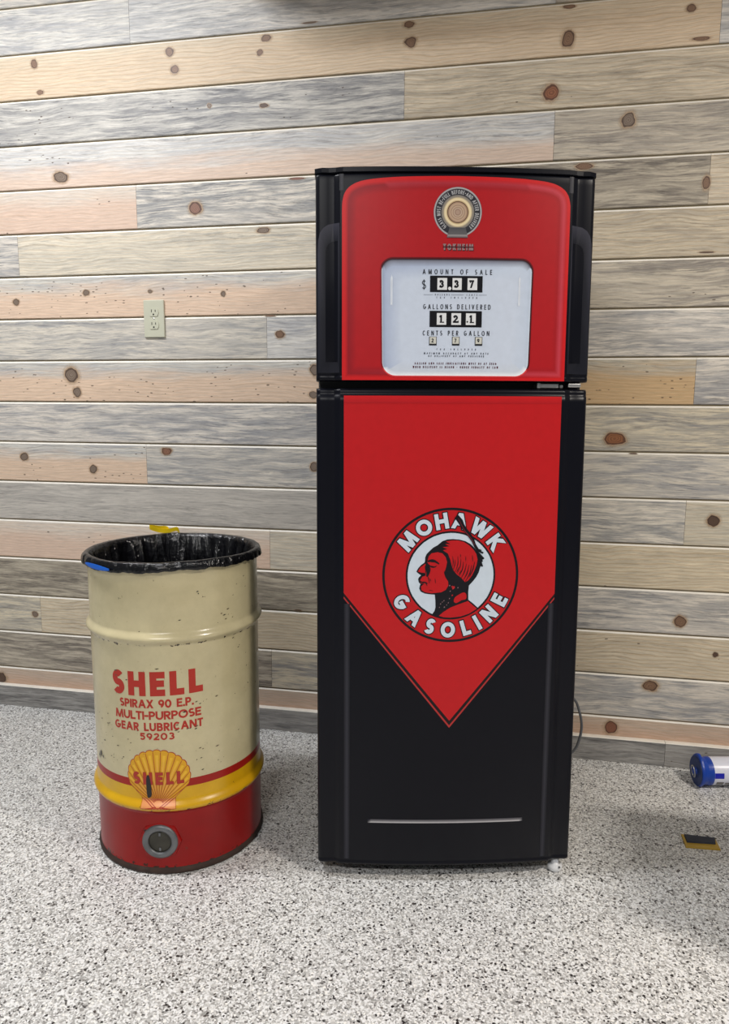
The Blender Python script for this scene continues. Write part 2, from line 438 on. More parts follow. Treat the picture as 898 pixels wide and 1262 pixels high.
# knots: (x, z, rx, rz, tone)
BR = (138, 107, 84); GY = (136, 120, 106); DK = (96, 74, 60)
KN = [(-1.477, 2.101, .013, .014, BR), (-1.461, 2.018, .012, .010, BR), (-1.027, 2.1, .014, .013, BR), (-1.013, 2.05, .014, .013, BR),
      (-.726, 2.113, .016, .017, BR), (-.747, 2.076, .010, .009, BR), (-.597, 2.143, .022, .010, GY), (-.31, 2.114, .017, .015, BR), (-.304, 2.068, .017, .015, BR),
      (.121, 2.121, .017, .017, BR), (.122, 2.041, .018, .022, BR), (.43, 2.09, .013, .010, BR), (.459, 2.014, .022, .015, BR),
      (.083, 1.91, .021, .024, (150, 96, 66)), (.288, 1.827, .020, .021, GY), (-1.407, 1.767, .026, .024, GY), (-.959, 1.654, .022, .020, (150, 112, 96)),
      (-.637, 1.724, .026, .020, (146, 100, 88)), (-.745, 1.582, .021, .022, GY), (.18, 1.715, .024, .016, BR), (.496, 1.657, .010, .020, BR),
      (.509, 1.478, .02, .007, DK), (-1.592, 1.39, .012, .011, GY), (-1.34, 1.413, .013, .010, GY), (-1.118, 1.413, .008, .006, GY), (-.876, 1.4, .008, .009, GY),
      (-.726, 1.332, .018, .018, BR), (-.695, 1.276, .015, .013, BR), (-1.405, 1.157, .026, .024, GY), (-1.39, 1.10, .015, .016, GY),
      (-.586, 1.168, .016, .024, GY), (-.591, 1.093, .014, .018, GY), (.299, .972, .030, .027, (152, 98, 60)), (.352, .931, .011, .009, GY),
      (-1.599, .884, .016, .014, GY), (-1.346, .848, .015, .014, GY), (-1.083, .912, .019, .018, (150, 108, 86)), (-.59, .873, .014, .014, GY),
      (.579, .744, .018, .018, DK), (.51, .444, .018, .019, BR), (-1.597, .335, .012, .011, GY), (.612, .351, .008, .008, DK), (.44, .24, .023, .021, BR),
      (.334, .1, .021, .027, (142, 92, 70)), (-1.747, .092, .022, .022, DK), (-.646, .408, .012, .006, DK), (-.906, 1.943, .007, .007, GY), (-.736, 1.932, .013, .007, DK)]
n = 28
kv = [(math.cos(2*PI*i/n), 0, math.sin(2*PI*i/n)) for i in range(n)]
kme = bpy.data.meshes.new('knot'); kme.from_pydata(kv, [], [tuple(range(n))]); kme.update(); kme.materials.append(MK)
for (kx, kz, rx, rz, tone) in KN:
    for (row, x0, x1, zb, o) in planks:
        if x0 <= kx < x1 and zb <= kz < zb+S:
            k = bpy.data.objects.new('knot', kme); link(k, o)
            sx, sz = rx*1.55, rz*1.55
            zz = kz-zb
            sz = min(sz, max(zz-.0045, .004)*1.0 if zz < S/2 else max(S-.006-zz, .004)) if (zz < sz+.003 or zz > S-.005-sz) else sz
            k.location = (kx-x0, -0.0005, zz); k.scale = (sx, 1, sz)
            k['tone'] = list(L(*tone)[:3])
# baseboard boards
for i, (x0, x1, ty) in enumerate([(XL, -1.153, 'GS'), (-1.153, .4896, 'GS'), (.4896, XR, 'GB')]):
    V, F = plank_mesh(x0+.0003, x1-.0006, 0.0745, 0.0185, 0.0022, 0.001)
    o = mesh_obj('baseboard_back', V, F, [MW, M_bevel], fm=[1 if i in (3, 4) else 0 for i in range(len(F))], loc=(x0, -0.019, 0.0002))  # upper ledge painted bright too, as if catching the light
    wood_props(o, ty); o['gamt'] = 1.0; o['base'] = list(L(172, 170, 166)[:3]); o['grey'] = list(L(*[(116, 114, 112), (118, 117, 116), (134, 132, 129)][i])[:3])
    tag(o, ['weathered grey plank baseboard behind the drum, up to the wall corner', 'long weathered grey plank baseboard behind the refrigerator', 'lighter grey plank baseboard behind the blue-capped canister'][i], kind='structure')

# ------------------------------------------------------------------ flat print toolkit
def clip_half(poly, ax, lim, keep_less):
    out = []; n = len(poly)
    for i in range(n):
        a, b = poly[i], poly[(i+1) % n]
        ia = a[ax] <= lim if keep_less else a[ax] >= lim
        ib = b[ax] <= lim if keep_less else b[ax] >= lim
        if ia: out.append(a)
        if ia != ib:
            t = (lim-a[ax])/(b[ax]-a[ax])
            out.append(tuple(p+(q-p)*t for p, q in zip(a, b)))
    return out
class Ink:
    """collects printed pieces as (x, z) polygons with ink colours, then wraps them onto a surface"""
    def __init__(s, cell, zc=None): s.cell = cell; s.zc = zc; s.v = []; s.f = []; s.k = 0
    def convex(s, poly, cols, lev):
        """poly [(x, z)], cols one colour or one per vertex"""
        if not isinstance(cols, list): cols = [cols]*len(poly)
        P = [(p[0], p[1], c[0], c[1], c[2]) for p, c in zip(poly, cols)]
        x0 = min(p[0] for p in P); x1 = max(p[0] for p in P)
        k0 = math.floor(x0/s.cell); k1 = math.floor((x1-1e-9)/s.cell)
        for k in range(k0, k1+1):
            Q = P
            if k > k0: Q = clip_half(Q, 0, k*s.cell, False)
            if len(Q) >= 3 and k < k1: Q = clip_half(Q, 0, (k+1)*s.cell, True)
            if len(Q) < 3: continue
            s._emit(Q, lev)
    def _emit(s, Q, lev):
        bands = [Q]
        if s.zc:
            bands = []
            j0 = math.floor(min(q[1] for q in Q)/s.zc); j1 = math.floor((max(q[1] for q in Q)-1e-9)/s.zc)
            for j in range(j0, j1+1):
                B = Q
                if j > j0: B = clip_half(B, 1, j*s.zc, False)
                if len(B) >= 3 and j < j1: B = clip_half(B, 1, (j+1)*s.zc, True)
                if len(B) >= 3: bands.append(B)
        for Q in bands:
            ar = sum(Q[i][0]*Q[(i+1) % len(Q)][1]-Q[(i+1) % len(Q)][0]*Q[i][1] for i in range(len(Q)))
            if abs(ar) < 1e-11: continue
            if ar < 0: Q = Q[::-1]
            b = len(s.v)
            for q in Q: s.v.append((q[0], q[1], lev, q[2:5]))
            s.f.append(tuple(range(b, b+len(Q))))
    def poly(s, pts, col, lev):
        tris = geometry.tessellate_polygon([[Vector((p[0], p[1], 0)) for p in pts]])
        for t in tris: s.convex([pts[i] for i in t], col, lev)
    def ring(s, A, B, ca, cb, lev):
        """band between two outlines of equal length; colours single or per point"""
        n = len(A)
        fa = ca if isinstance(ca, list) else [ca]*n; fb = cb if isinstance(cb, list) else [cb]*n
        for i in range(n):
            j = (i+1) % n
            s.convex([A[i], A[j], B[j]], [fa[i], fa[j], fb[j]], lev)
            s.convex([A[i], B[j], B[i]], [fa[i], fb[j], fb[i]], lev)
    def disc(s, cx, cz, r, col, lev, n=64):
        P = circle(cx, cz, r, n)
        for i in range(n): s.convex([(cx, cz), P[i], P[(i+1) % n]], col, lev)
    def annulus(s, cx, cz, r0, r1, c0, c1, lev, n=72):
        s.ring(circle(cx, cz, r0, n), circle(cx, cz, r1, n), c0, c1, lev)
    def line(s, pts, w, col, lev, taper=False):
        n = len(pts); s.k = (s.k+1) % 12; lev = lev+s.k*.05
        for i in range(n-1):
            a, b = Vector(pts[i][:2]), Vector(pts[i+1][:2]); d = b-a
            if d.length < 1e-7: continue
            d.normalize(); q = Vector((-d.y, d.x))
            wa = wb = w/2
            if taper: wa = w*.62*(1-abs(2*i/(n-1)-1)*.7); wb = w*.62*(1-abs(2*(i+1)/(n-1)-1)*.7)
            s.convex([tuple(a+q*wa), tuple(b+q*wb), tuple(b-q*wb), tuple(a-q*wa)], col, lev)
    def build(s, name, warp, mat, parent, step=0.00035):
        V = [warp(x, z, (lev+1)*step) for x, z, lev, c in s.v]
        me = bpy.data.meshes.new(name); me.from_pydata(V, [], s.f); me.update()
        ca = me.color_attributes.new('ink', 'FLOAT_COLOR', 'POINT')
        flat = []
        for x, z, lev, c in s.v: flat += [c[0], c[1], c[2], 1.0]
        ca.data.foreach_set('color', flat)
        me.materials.append(mat)
        for p in me.polygons: p.use_smooth = True
        return link(bpy.data.objects.new(name, me), parent)
def circle(cx, cz, r, n=72, a0=0.0): return [(cx+r*math.cos(a0+2*PI*i/n), cz+r*math.sin(a0+2*PI*i/n)) for i in range(n)]

# stroke letters: skeletons on a unit box
def arc(cx, cy, rx, ry, a0, a1, n=14):
    return [(cx+rx*math.cos(rad(a0+(a1-a0)*i/n)), cy+ry*math.sin(rad(a0+(a1-a0)*i/n))) for i in range(n+1)]
GL = {
 'A': (.92, [[(0, 0), (.5, 1)], [(1, 0), (.5, 1)], [(.2, .3), (.8, .3)]]),
 'B': (.70, [[(0, 0), (0, 1)], [(0, 1), (.5, 1)]+arc(.5, .76, .42, .24, 90, -90)+[(0, .52)], [(0, .52), (.55, .52)]+arc(.55, .26, .45, .26, 90, -90)+[(0, 0)]]),
 'C': (.76, [arc(.55, .5, .55, .5, 42, 318, 24)]),
 'D': (.80, [[(0, 0), (0, 1)], [(0, 1), (.45, 1)]+arc(.45, .5, .55, .5, 90, -90, 18)+[(0, 0)]]),
 'E': (.62, [[(0, 0), (0, 1)], [(0, 1), (1, 1)], [(0, .52), (.9, .52)], [(0, 0), (1, 0)]]),
 'F': (.60, [[(0, 0), (0, 1)], [(0, 1), (1, 1)], [(0, .5), (.88, .5)]]),
 'G': (.92, [arc(.5, .5, .5, .5, 58, 350, 26), [(1, .44), (.56, .44)]]),
 'H': (.78, [[(0, 0), (0, 1)], [(1, 0), (1, 1)], [(0, .5), (1, .5)]]),
 'I': (.0, [[(.5, 0), (.5, 1)]]),
 'J': (.55, [[(1, 1), (1, .3)]+arc(.5, .3, .5, .3, 0, -170)]),
 'K': (.80, [[(0, 0), (0, 1)], [(0, .38), (.95, 1)], [(.3, .56), (1, 0)]]),
 'L': (.58, [[(0, 0), (0, 1)], [(0, 0), (1, 0)]]),
 'M': (1.05, [[(0, 0), (.1, 1)], [(1, 0), (.9, 1)], [(.1, 1), (.5, 0)], [(.9, 1), (.5, 0)]]),
 'N': (.84, [[(0, 0), (0, 1)], [(1, 0), (1, 1)], [(0, 1), (1, 0)]]),
 'O': (.96, [arc(.5, .5, .5, .5, 0, 360, 36)]),
 'P': (.66, [[(0, 0), (0, 1)], [(0, 1), (.5, 1)]+arc(.5, .72, .5, .28, 90, -90)+[(0, .44)]]),
 'Q': (.96, [arc(.5, .5, .5, .5, 0, 360, 36), [(.6, .3), (1, 0)]]),
 'R': (.70, [[(0, 0), (0, 1)], [(0, 1), (.5, 1)]+arc(.5, .74, .46, .26, 90, -90)+[(0, .48)], [(.4, .48), (1, 0)]]),
 'S': (.64, [arc(.5, .745, .46, .255, 35, 270, 14)+arc(.5, .255, .5, .255, 90, -145, 14)[1:]]),
 'T': (.66, [[(0, 1), (1, 1)], [(.5, 0), (.5, 1)]]),
 'U': (.78, [[(0, 1), (0, .42)]+arc(.5, .42, .5, .42, 180, 360)+[(1, 1)]]),
 'V': (.84, [[(0, 1), (.5, 0)], [(1, 1), (.5, 0)]]),
 'W': (1.25, [[(0, 1), (.27, 0)], [(.5, 1), (.27, 0)], [(.5, 1), (.73, 0)], [(1, 1), (.73, 0)]]),
 'X': (.80, [[(0, 0), (1, 1)], [(0, 1), (1, 0)]]),
 'Y': (.80, [[(0, 1), (.5, .45)], [(1, 1), (.5, .45)], [(.5, .45), (.5, 0)]]),
 'Z': (.70, [[(0, 1), (1, 1)], [(1, 1), (0, 0)], [(0, 0), (1, 0)]]),
 '0': (.74, [arc(.5, .5, .5, .5, 0, 360, 32)]),
 '1': (.30, [[(.7, 0), (.7, 1)], [(.0, .78), (.7, 1)]]),
 '2': (.64, [arc(.5, .72, .47, .28, 165, -35, 14)+[(0, 0)], [(0, 0), (1, 0)]]),
 '3': (.64, [arc(.45, .75, .45, .25, 150, -90, 12), arc(.45, .255, .53, .255, 90, -150, 14)]),
 '4': (.70, [[(.75, 0), (.75, 1)], [(.75, 1), (0, .28)], [(0, .28), (1, .28)]]),
 '5': (.64, [[(.9, 1), (.15, 1)], [(.15, 1), (.08, .52)], arc(.46, .32, .5, .32, 140, -150, 16)]),
 '6': (.66, [arc(.5, .31, .5, .31, 0, 360, 24), arc(1.0, .31, 1.0, .75, 180, 115, 10)]),
 '7': (.62, [[(0, 1), (1, 1)], [(1, 1), (.3, 0)]]),
 '8': (.66, [arc(.5, .75, .42, .25, 0, 360, 22), arc(.5, .26, .5, .26, 0, 360, 22)]),
 '9': (.66, [arc(.5, .69, .5, .31, 0, 360, 24), arc(.0, .69, 1.0, .75, 0, -65, 10)]),
 '-': (.42, [[(0, .45), (1, .45)]]),
 '.': (.0, [[(.5, 0), (.5, .03)]]),
 '/': (.5, [[(0, 0), (1, 1)]]),
 '$': (.56, [arc(.5, .70, .46, .2, 35, 270, 14)+arc(.5, .3, .5, .2, 90, -145, 14)[1:], [(.5, 0), (.5, 1)]]),
}
def glyph_polys(ch, h, t, ws):
    """-> advance width, list of convex polys in [0,w]x[0,h]"""
    w0, strokes = GL[ch]
    w = max(w0*h*ws, t)
    polys = []
    mp = lambda p: Vector((t/2+p[0]*(w-t), t/2+p[1]*(h-t)))
    for si, st in enumerate(strokes):
        pts = [mp(p) for p in st]; n = len(pts); curved = n > 3
        closed = (pts[0]-pts[-1]).length < 1e-6 and n > 3
        dirs = [(pts[i+1]-pts[i]).normalized() if (pts[i+1]-pts[i]).length > 1e-9 else Vector((1, 0)) for i in range(n-1)]
        if n == 2 and abs(st[0][0]-st[1][0]) > 1e-6 and abs(st[0][1]-st[1][1]) > 1e-6:
            pts = [Vector((p.x, 0.0 if q[1] == 0 else (h if q[1] == 1 else p.y))) for p, q in zip(pts, st)]
            dirs = [(pts[1]-pts[0]).normalized()]
        if not closed:
            for e, d, s in ((0, dirs[0], -1), (n-1, dirs[-1], 1)):
                if n == 2:
                    ax = abs(d.x) < 1e-3 or abs(d.y) < 1e-3
                    pts[e] = pts[e]+d*s*(t/2 if ax else (t if st[0 if e == 0 else -1][1] in (0, 1) else 0))
                elif abs(d.y) < 1e-3 or abs(d.x) < 1e-3:
                    if curved and (abs(st[0][0] if e == 0 else st[-1][0]) < 1e-6 or d.y*d.y > .99): pts[e] = pts[e]+d*s*t/2
        Ls, Rs = [], []
        for i in range(n):
            if closed: da, db = dirs[i-1] if i > 0 else dirs[-1], dirs[i] if i < n-1 else dirs[0]
            else: da, db = dirs[max(i-1, 0)], dirs[min(i, n-2)]
            m = (da+db)
            m = m.normalized() if m.length > 1e-6 else db
            q = Vector((-m.y, m.x)); c = max(.45, m.dot(db))
            Ls.append(pts[i]+q*(t/2/c)); Rs.append(pts[i]-q*(t/2/c))
        for i in range(n-1):
            P = [tuple(Ls[i]), tuple(Ls[i+1]), tuple(Rs[i+1]), tuple(Rs[i])]
            P = clip_half(P, 1, 0.0, False)
            if len(P) >= 3: P = clip_half(P, 1, h, True)
            if len(P) >= 3: polys.append((P, si))
    return w, polys
def text(ink, s, cx, cz, h, col, lev, t=.16, ws=.8, fit=None, sp=.22, slope=0.0, arc_r=None, grow=0.0, fit_ang=None, inside=False):
    """centred line of stroke letters; arc_r: set round a circle centred on (cx, cz); grow: outline swelling"""
    T = t*h
    items = []
    for ch in s:
        if ch == ' ': items.append((None, h*.45*ws)); continue
        if ch == '*': items.append(('*', h*.3)); continue
        w, _ = glyph_polys(ch, h, T, ws); items.append((ch, w))
    tw = sum(w for _, w in items); gaps = max(len(items)-1, 1)
    gap = sp*h
    if fit: gap = (fit-tw)/gaps
    total = tw+gap*gaps
    x = -total/2
    for ch, w in items:
        if ch is not None:
            if ch == '*': polys = [(circle(h*.15, h*.5, h*.15, 8), 0)]
            else:
                _, polys = glyph_polys(ch, h, T, ws)
                if grow:
                    _, polys = glyph_polys(ch, h+2*grow, T+2*grow, ws*(w+2*grow)/(h+2*grow)/max(GL[ch][0]*ws, 1e-6) if GL[ch][0] > 0 else ws)
                    polys = [([(a-grow, b-grow) for a, b in P], si) for P, si in polys]
            for P, si in polys:
                if arc_r is None:
                    Q = [(cx+x+a, cz-h/2+b+slope*(x+a)) for a, b in P]
                else:
                    mid = x+w/2
                    if not inside:
                        an = PI/2 - mid/arc_r
                        ux, uz = math.sin(an), -math.cos(an); ox, oz = math.cos(an), math.sin(an)
                        bx, bz = cx+ox*arc_r, cz+oz*arc_r
                        Q = [(bx+ux*(a-w/2)+ox*(b-h/2), bz+uz*(a-w/2)+oz*(b-h/2)) for a, b in P]
                    else:
                        an = -PI/2 + mid/arc_r
                        ux, uz = -math.sin(an), math.cos(an); ox, oz = -math.cos(an), -math.sin(an)
                        bx, bz = cx-ox*arc_r, cz-oz*arc_r
                        Q = [(bx+ux*(a-w/2)+ox*(b-h/2), bz+uz*(a-w/2)+oz*(b-h/2)) for a, b in P]
                ink.convex(Q, col, lev+si*.12)
        x += w+gap

# ------------------------------------------------------------------ refrigerator
FW, FH = 0.5754, 1.5083
fridge = empty('refrigerator', (-0.11165, -0.65891, 0.035), (-rad(1.602), 0, rad(12.678)))
tag(fridge, 'tall black and red refrigerator wrapped to look like a vintage gas pump', 'refrigerator')
CR = 0.2345                                   # half width of the bowed centre of the doors
def bow(u):
    a = abs(u)
    if a <= CR: return -(0.0075+0.0105*(1-(a/CR)**2))
    if a <= CR+.018: return -0.0075*(.5+.5*math.cos(PI*(a-CR)/.018))
    e = FW/2-a; r = .010
    return 0.0 if e > r else r-math.sqrt(max(r*r-(r-e)**2, 0))
def door_pt(u, z, off): return (u, bow(u)-off, z)
def door(name, z0, z1, rows, mat):
    """rows [(z, setback)...]: rounded top and bottom edges"""
    us = [-FW/2, -FW/2+.0006, -FW/2+.002, -FW/2+.005, -FW/2+.010, -.262, -CR-.018, -CR-.0155, -CR-.013, -CR-.0105, -CR-.008, -CR-.0055, -CR-.003, -CR-.0015]
    k = 46
    us += [-CR+2*CR*i/k for i in range(k+1)]
    us += [-u for u in us[13::-1]]
    V, F = [], []
    m = len(us)
    D = 0.058
    for z, sb in rows:
        for u in us: V.append((u, bow(u)+sb, z))
        V.append((FW/2, D, z)); V.append((-FW/2, D, z))
    c = m+2
    for r in range(len(rows)-1):
        for i in range(c):
            j = (i+1) % c
            F.append((r*c+i, r*c+j, (r+1)*c+j, (r+1)*c+i))
    F.append(tuple(range(c))[::-1]); F.append(tuple((len(rows)-1)*c+i for i in range(c)))
    o = mesh_obj(name, V, F, mat, fridge)
    for p in o.data.polygons: p.use_smooth = len(p.vertices) == 4
    return o
def edge_rows(z0, z1, r):
    a = [(z0+r*(1-math.cos(t)), r*(1-math.sin(t))) for t in (0, PI/8, PI/4, 3*PI/8, PI/2)]
    b = [(z1-r*(1-math.cos(t)), r*(1-math.sin(t))) for t in (PI/2, 3*PI/8, PI/4, PI/8, 0)]
    return a, b
# cabinet behind the doors
bm = bmesh.new(); box(bm, -FW/2+.003, FW/2-.003, .068, .53, .022, FH-.006, .006); cab = bm_obj('cabinet', bm, M_cab, fridge)
bm = bmesh.new(); box(bm, -FW/2+.012, FW/2-.012, .05, .075, .03, 1.058, .002); bm_obj('gasket', bm, M_rubber, fridge)
bm = bmesh.new(); box(bm, -FW/2+.012, FW/2-.012, .05, .075, 1.09, FH-.02, .002); bm_obj('gasket', bm, M_rubber, fridge)
bm = bmesh.new(); box(bm, -FW/2+.006, FW/2-.006, .035, .072, 1.05, 1.1, .002); bm_obj('centre_rail', bm, M_rubber, fridge)
a, b = edge_rows(0.0, 1.067, .007)
ldoor = door('lower_door', 0, 1.067, a+[(.009, 0), (.0118, .0016), (.0146, 0), (.5, 0), (1.040, 0), (1.0505, 0), (1.0525, .0025), (1.058, .003)]+[(z, s+.003) for z, s in b], M_black)
a, b = edge_rows(1.0825, 1.4955, .005)
udoor = door('upper_door', 1.0825, 1.4955, a+[(1.0905, .0), (1.0935, .0015), (1.0965, .0), (1.3, 0), (1.48, 0)]+b, M_black)
# cap strip along the top of the upper door
bm = bmesh.new()
us = [-FW/2-.0015+(FW+.003)*i/40 for i in range(41)]
V, F = [], []
for z, sb in ((1.4965, .004), (1.4985, .0005), (1.5065, .0005), (1.5083, .003)):
    for u in us: V.append((u, bow(max(-FW/2, min(FW/2, u*.994)))+sb-.0005, z))
    V.append((FW/2+.0015, .062, z)); V.append((-FW/2-.0015, .062, z))
c = 43
for r in range(3):
    for i in range(c): F.append((r*c+i, r*c+(i+1) % c, (r+1)*c+(i+1) % c, (r+1)*c+i))
F.append(tuple(range(c))[::-1]); F.append(tuple(3*c+i for i in range(c)))
mesh_obj('top_cap', V, F, M_black, fridge); bm.free()
# middle hinge: bracket, pin block, small leaf
bm = bmesh.new()
box(bm, .180, .226, .004, .040, 1.0695, 1.0795, .0015); box(bm, .1795, .186, .001, .012, 1.0690, 1.0805, .001)
h1 = bm_obj('hinge', bm, M_steel, fridge)
bm = bmesh.new(); box(bm, .228, .2355, .004, .02, 1.0690, 1.0770, .002); bm_obj('hinge_pin', bm, M_zinc, h1)
bm = bmesh.new(); box(bm, .247, .2745, .006, .045, 1.0715, 1.0800, .0018); bm_obj('hinge', bm, M_steel, fridge)
# feet
def foot(u, d, zlen, mat, r=.016):
    prof = [(0, -zlen), (r*.8, -zlen), (r, -zlen+.003), (r, -zlen+.014), (r*.55, -zlen+.016), (r*.55, .03), (0, .03)]
    V, F = lathe(prof, 24); o = mesh_obj('levelling_foot', V, F, mat, fridge, True, loc=(u, d, 0)); return o
sl = math.tan(rad(1.602))
foot(.262, .020, .0345, M_wplastic, .0165); foot(-.232, .09, .0350-.09*sl, M_bplastic)
foot(.232, .47, .0350-.47*sl, M_bplastic); foot(-.232, .47, .0350-.47*sl, M_bplastic)
bm = bmesh.new(); box(bm, .2655, .2695, .002, .0045, -.022, -.018, .0005); bm_obj('foot_slot', bm, M_zinc, fridge)

# --- prints
RED = L(190, 27, 32)[:3]; RED2 = L(176, 26, 33)[:3]; REDR = L(205, 30, 34)[:3]; INK = L(22, 22, 28)[:3]; PALE = L(206, 218, 230)[:3]
def sym(half):
    """half: outline points from bottom left up to the top middle; mirrored to a closed outline"""
    return half+[(-x, z) for x, z in half[::-1][1:]]
def inset(out, d):
    n = len(out); res = []
    for i in range(n):
        a, b, c = Vector(out[i-1]), Vector(out[i]), Vector(out[(i+1) % n])
        d1 = (b-a).normalized(); d2 = (c-b).normalized(); m = (d1+d2).normalized(); q = Vector((m.y, -m.x))
        k = max(.5, m.dot(d2)); res.append(tuple(b+q*d/k))
    return res
ink = Ink(.02)
half = catmull([(-.2335, 1.40), (-.2335, 1.425), (-.2325, 1.442), (-.2275, 1.458), (-.216, 1.4705), (-.195, 1.4795), (-.16, 1.4845), (-.1, 1.4878), (0, 1.4892)], False, 5)
half = [(-.2335, 1.0835), (-.2335, 1.15), (-.2335, 1.25), (-.2335, 1.33)]+half
out = sym(half)
i1 = inset(out, .006); i2 = inset(out, .013); i3 = inset(out, .022); i4 = inset(out, .030)
def base_fix(P): return [(x, max(z, 1.0835)) for x, z in P]
i1, i2, i3, i4 = map(base_fix, (i1, i2, i3, i4))
n = len(out); mid = n//2
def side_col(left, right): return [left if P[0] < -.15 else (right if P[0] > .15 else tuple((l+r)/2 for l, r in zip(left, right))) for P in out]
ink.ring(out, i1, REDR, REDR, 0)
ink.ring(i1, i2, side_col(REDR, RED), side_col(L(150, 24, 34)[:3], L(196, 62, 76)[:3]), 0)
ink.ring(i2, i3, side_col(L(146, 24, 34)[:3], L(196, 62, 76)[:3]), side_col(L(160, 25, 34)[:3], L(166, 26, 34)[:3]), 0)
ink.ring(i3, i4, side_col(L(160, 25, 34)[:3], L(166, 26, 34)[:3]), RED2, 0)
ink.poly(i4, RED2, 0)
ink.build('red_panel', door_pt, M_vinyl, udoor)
# side shoulder panels
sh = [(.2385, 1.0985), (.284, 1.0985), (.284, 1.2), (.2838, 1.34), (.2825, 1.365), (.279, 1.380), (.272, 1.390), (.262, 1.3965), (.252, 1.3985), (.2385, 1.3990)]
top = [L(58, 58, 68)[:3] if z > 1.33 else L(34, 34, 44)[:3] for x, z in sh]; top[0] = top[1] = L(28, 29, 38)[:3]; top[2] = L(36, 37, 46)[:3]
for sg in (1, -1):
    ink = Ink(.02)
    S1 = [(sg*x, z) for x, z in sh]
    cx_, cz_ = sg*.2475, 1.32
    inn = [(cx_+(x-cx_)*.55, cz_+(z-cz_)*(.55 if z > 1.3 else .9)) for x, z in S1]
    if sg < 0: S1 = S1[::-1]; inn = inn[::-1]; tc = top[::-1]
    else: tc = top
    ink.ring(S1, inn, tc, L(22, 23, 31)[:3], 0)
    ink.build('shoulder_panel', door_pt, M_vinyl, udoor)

# meter window
def rrect(xl_t, xr_t, xl_b, xr_b, zt, zb, rt, rb, n=8):
    P = []
    for (cx, cz, r, a0) in ((xr_t-rt, zt-rt, rt, 0), (xl_t+rt, zt-rt, rt, 90), (xl_b+rb, zb+rb, rb, 180), (xr_b-rb, zb+rb, rb, 270)):
        P += [(cx+r*math.cos(rad(a0+90*i/n)), cz+r*math.sin(rad(a0+90*i/n))) for i in range(n+1)]
    return P
ink = Ink(.02)
w0 = rrect(-.1560, .1605, -.1530, .1580, 1.3310, 1.0900, .026, .031)
w1 = rrect(-.1527, .1567, -.1500, .1543, 1.3262, 1.0930, .023, .028)
w2 = rrect(-.1500, .1545, -.1475, .1520, 1.3235, 1.0955, .021, .026)
w3 = rrect(-.1440, .1480, -.1420, .1460, 1.3120, 1.1020, .017, .022)
w4 = rrect(-.112, .122, -.110, .118, 1.285, 1.122, .012, .015)
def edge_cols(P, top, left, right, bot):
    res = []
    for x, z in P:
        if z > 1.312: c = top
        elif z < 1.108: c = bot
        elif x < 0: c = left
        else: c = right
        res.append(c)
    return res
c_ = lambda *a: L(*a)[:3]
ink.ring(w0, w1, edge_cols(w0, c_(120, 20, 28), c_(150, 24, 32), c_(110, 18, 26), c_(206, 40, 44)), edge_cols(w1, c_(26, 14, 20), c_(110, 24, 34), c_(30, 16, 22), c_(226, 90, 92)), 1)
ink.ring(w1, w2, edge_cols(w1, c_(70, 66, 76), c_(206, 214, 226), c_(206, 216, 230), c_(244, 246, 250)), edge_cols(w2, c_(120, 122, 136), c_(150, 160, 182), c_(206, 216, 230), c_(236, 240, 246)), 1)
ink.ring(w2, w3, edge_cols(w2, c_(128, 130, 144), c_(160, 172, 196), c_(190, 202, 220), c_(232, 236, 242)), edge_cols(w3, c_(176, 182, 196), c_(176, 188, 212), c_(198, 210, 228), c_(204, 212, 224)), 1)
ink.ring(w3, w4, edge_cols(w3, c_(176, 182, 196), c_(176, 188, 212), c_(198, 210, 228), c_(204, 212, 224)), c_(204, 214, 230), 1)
ink.poly(w4, c_(204, 214, 230), 1)
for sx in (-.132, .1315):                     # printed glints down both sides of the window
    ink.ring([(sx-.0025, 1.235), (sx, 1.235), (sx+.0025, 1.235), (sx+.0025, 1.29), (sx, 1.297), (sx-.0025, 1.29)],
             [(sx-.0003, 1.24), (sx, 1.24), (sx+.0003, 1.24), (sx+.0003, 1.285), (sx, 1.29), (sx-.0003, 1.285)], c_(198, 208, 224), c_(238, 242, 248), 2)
ink.build('meter_window', door_pt, M_vinyl, udoor)
# number boxes
def rect(ink, x0, x1, z0, z1, c, lev): ink.convex([(x0, z0), (x1, z0), (x1, z1), (x0, z1)], c, lev)
TILE = c_(226, 228, 230)
def counter(zt, zb, digits, tiles, xl=-.0533, xr=.0545):
    k = Ink(.02)
    rect(k, xl, xr, zb, zt, c_(18, 18, 24), 3)
    for (x0, x1), d in zip(tiles, digits):
        rect(k, x0, x1, zb+.0045, zt-.0045, TILE, 4)
        m = (x0+x1)/2; zc = (zt+zb)/2; h = .0155
        if d.startswith('.'):
            k.disc(x0+.003, zc-.0055, .0018, INK, 5, 10); d = d[1:]; m += .0015
        text(k, d, m, zc, h, INK, 5, t=.22, ws=1.6 if d == '1' else 1.05)
        if d == '1': rect(k, m-.0036, m+.0052, zc-h/2, zc-h/2+.0022, INK, 5)     # slab foot of the figure
        if d == '7': rect(k, m-.0050, m-.0030, zc+h/2-.0055, zc+h/2, INK, 5)
        if d == '2': rect(k, m+.0030, m+.0052, zc-h/2, zc-h/2+.0045, INK, 5)
        if d in '23': k.disc(m-.0034, zc+.0038, .0019, INK, 5, 10)
        if d == '3': k.disc(m-.0036, zc-.0042, .0019, INK, 5, 10)
    return k
k = counter(1.2942, 1.2617, ['3', '3', '7'], [(-.0385, -.0185), (-.0075, .0115), (.0235, .0435)])
k.disc(-.0130, 1.2690, .0034, TILE, 4, 16)
k.build('number_box', door_pt, M_vinyl, udoor)
k = counter(1.2242, 1.1917, ['1', '2', '.1'], [(-.0385, -.0190), (-.0085, .0115), (.0215, .0420)])
k.build('number_box', door_pt, M_vinyl, udoor)
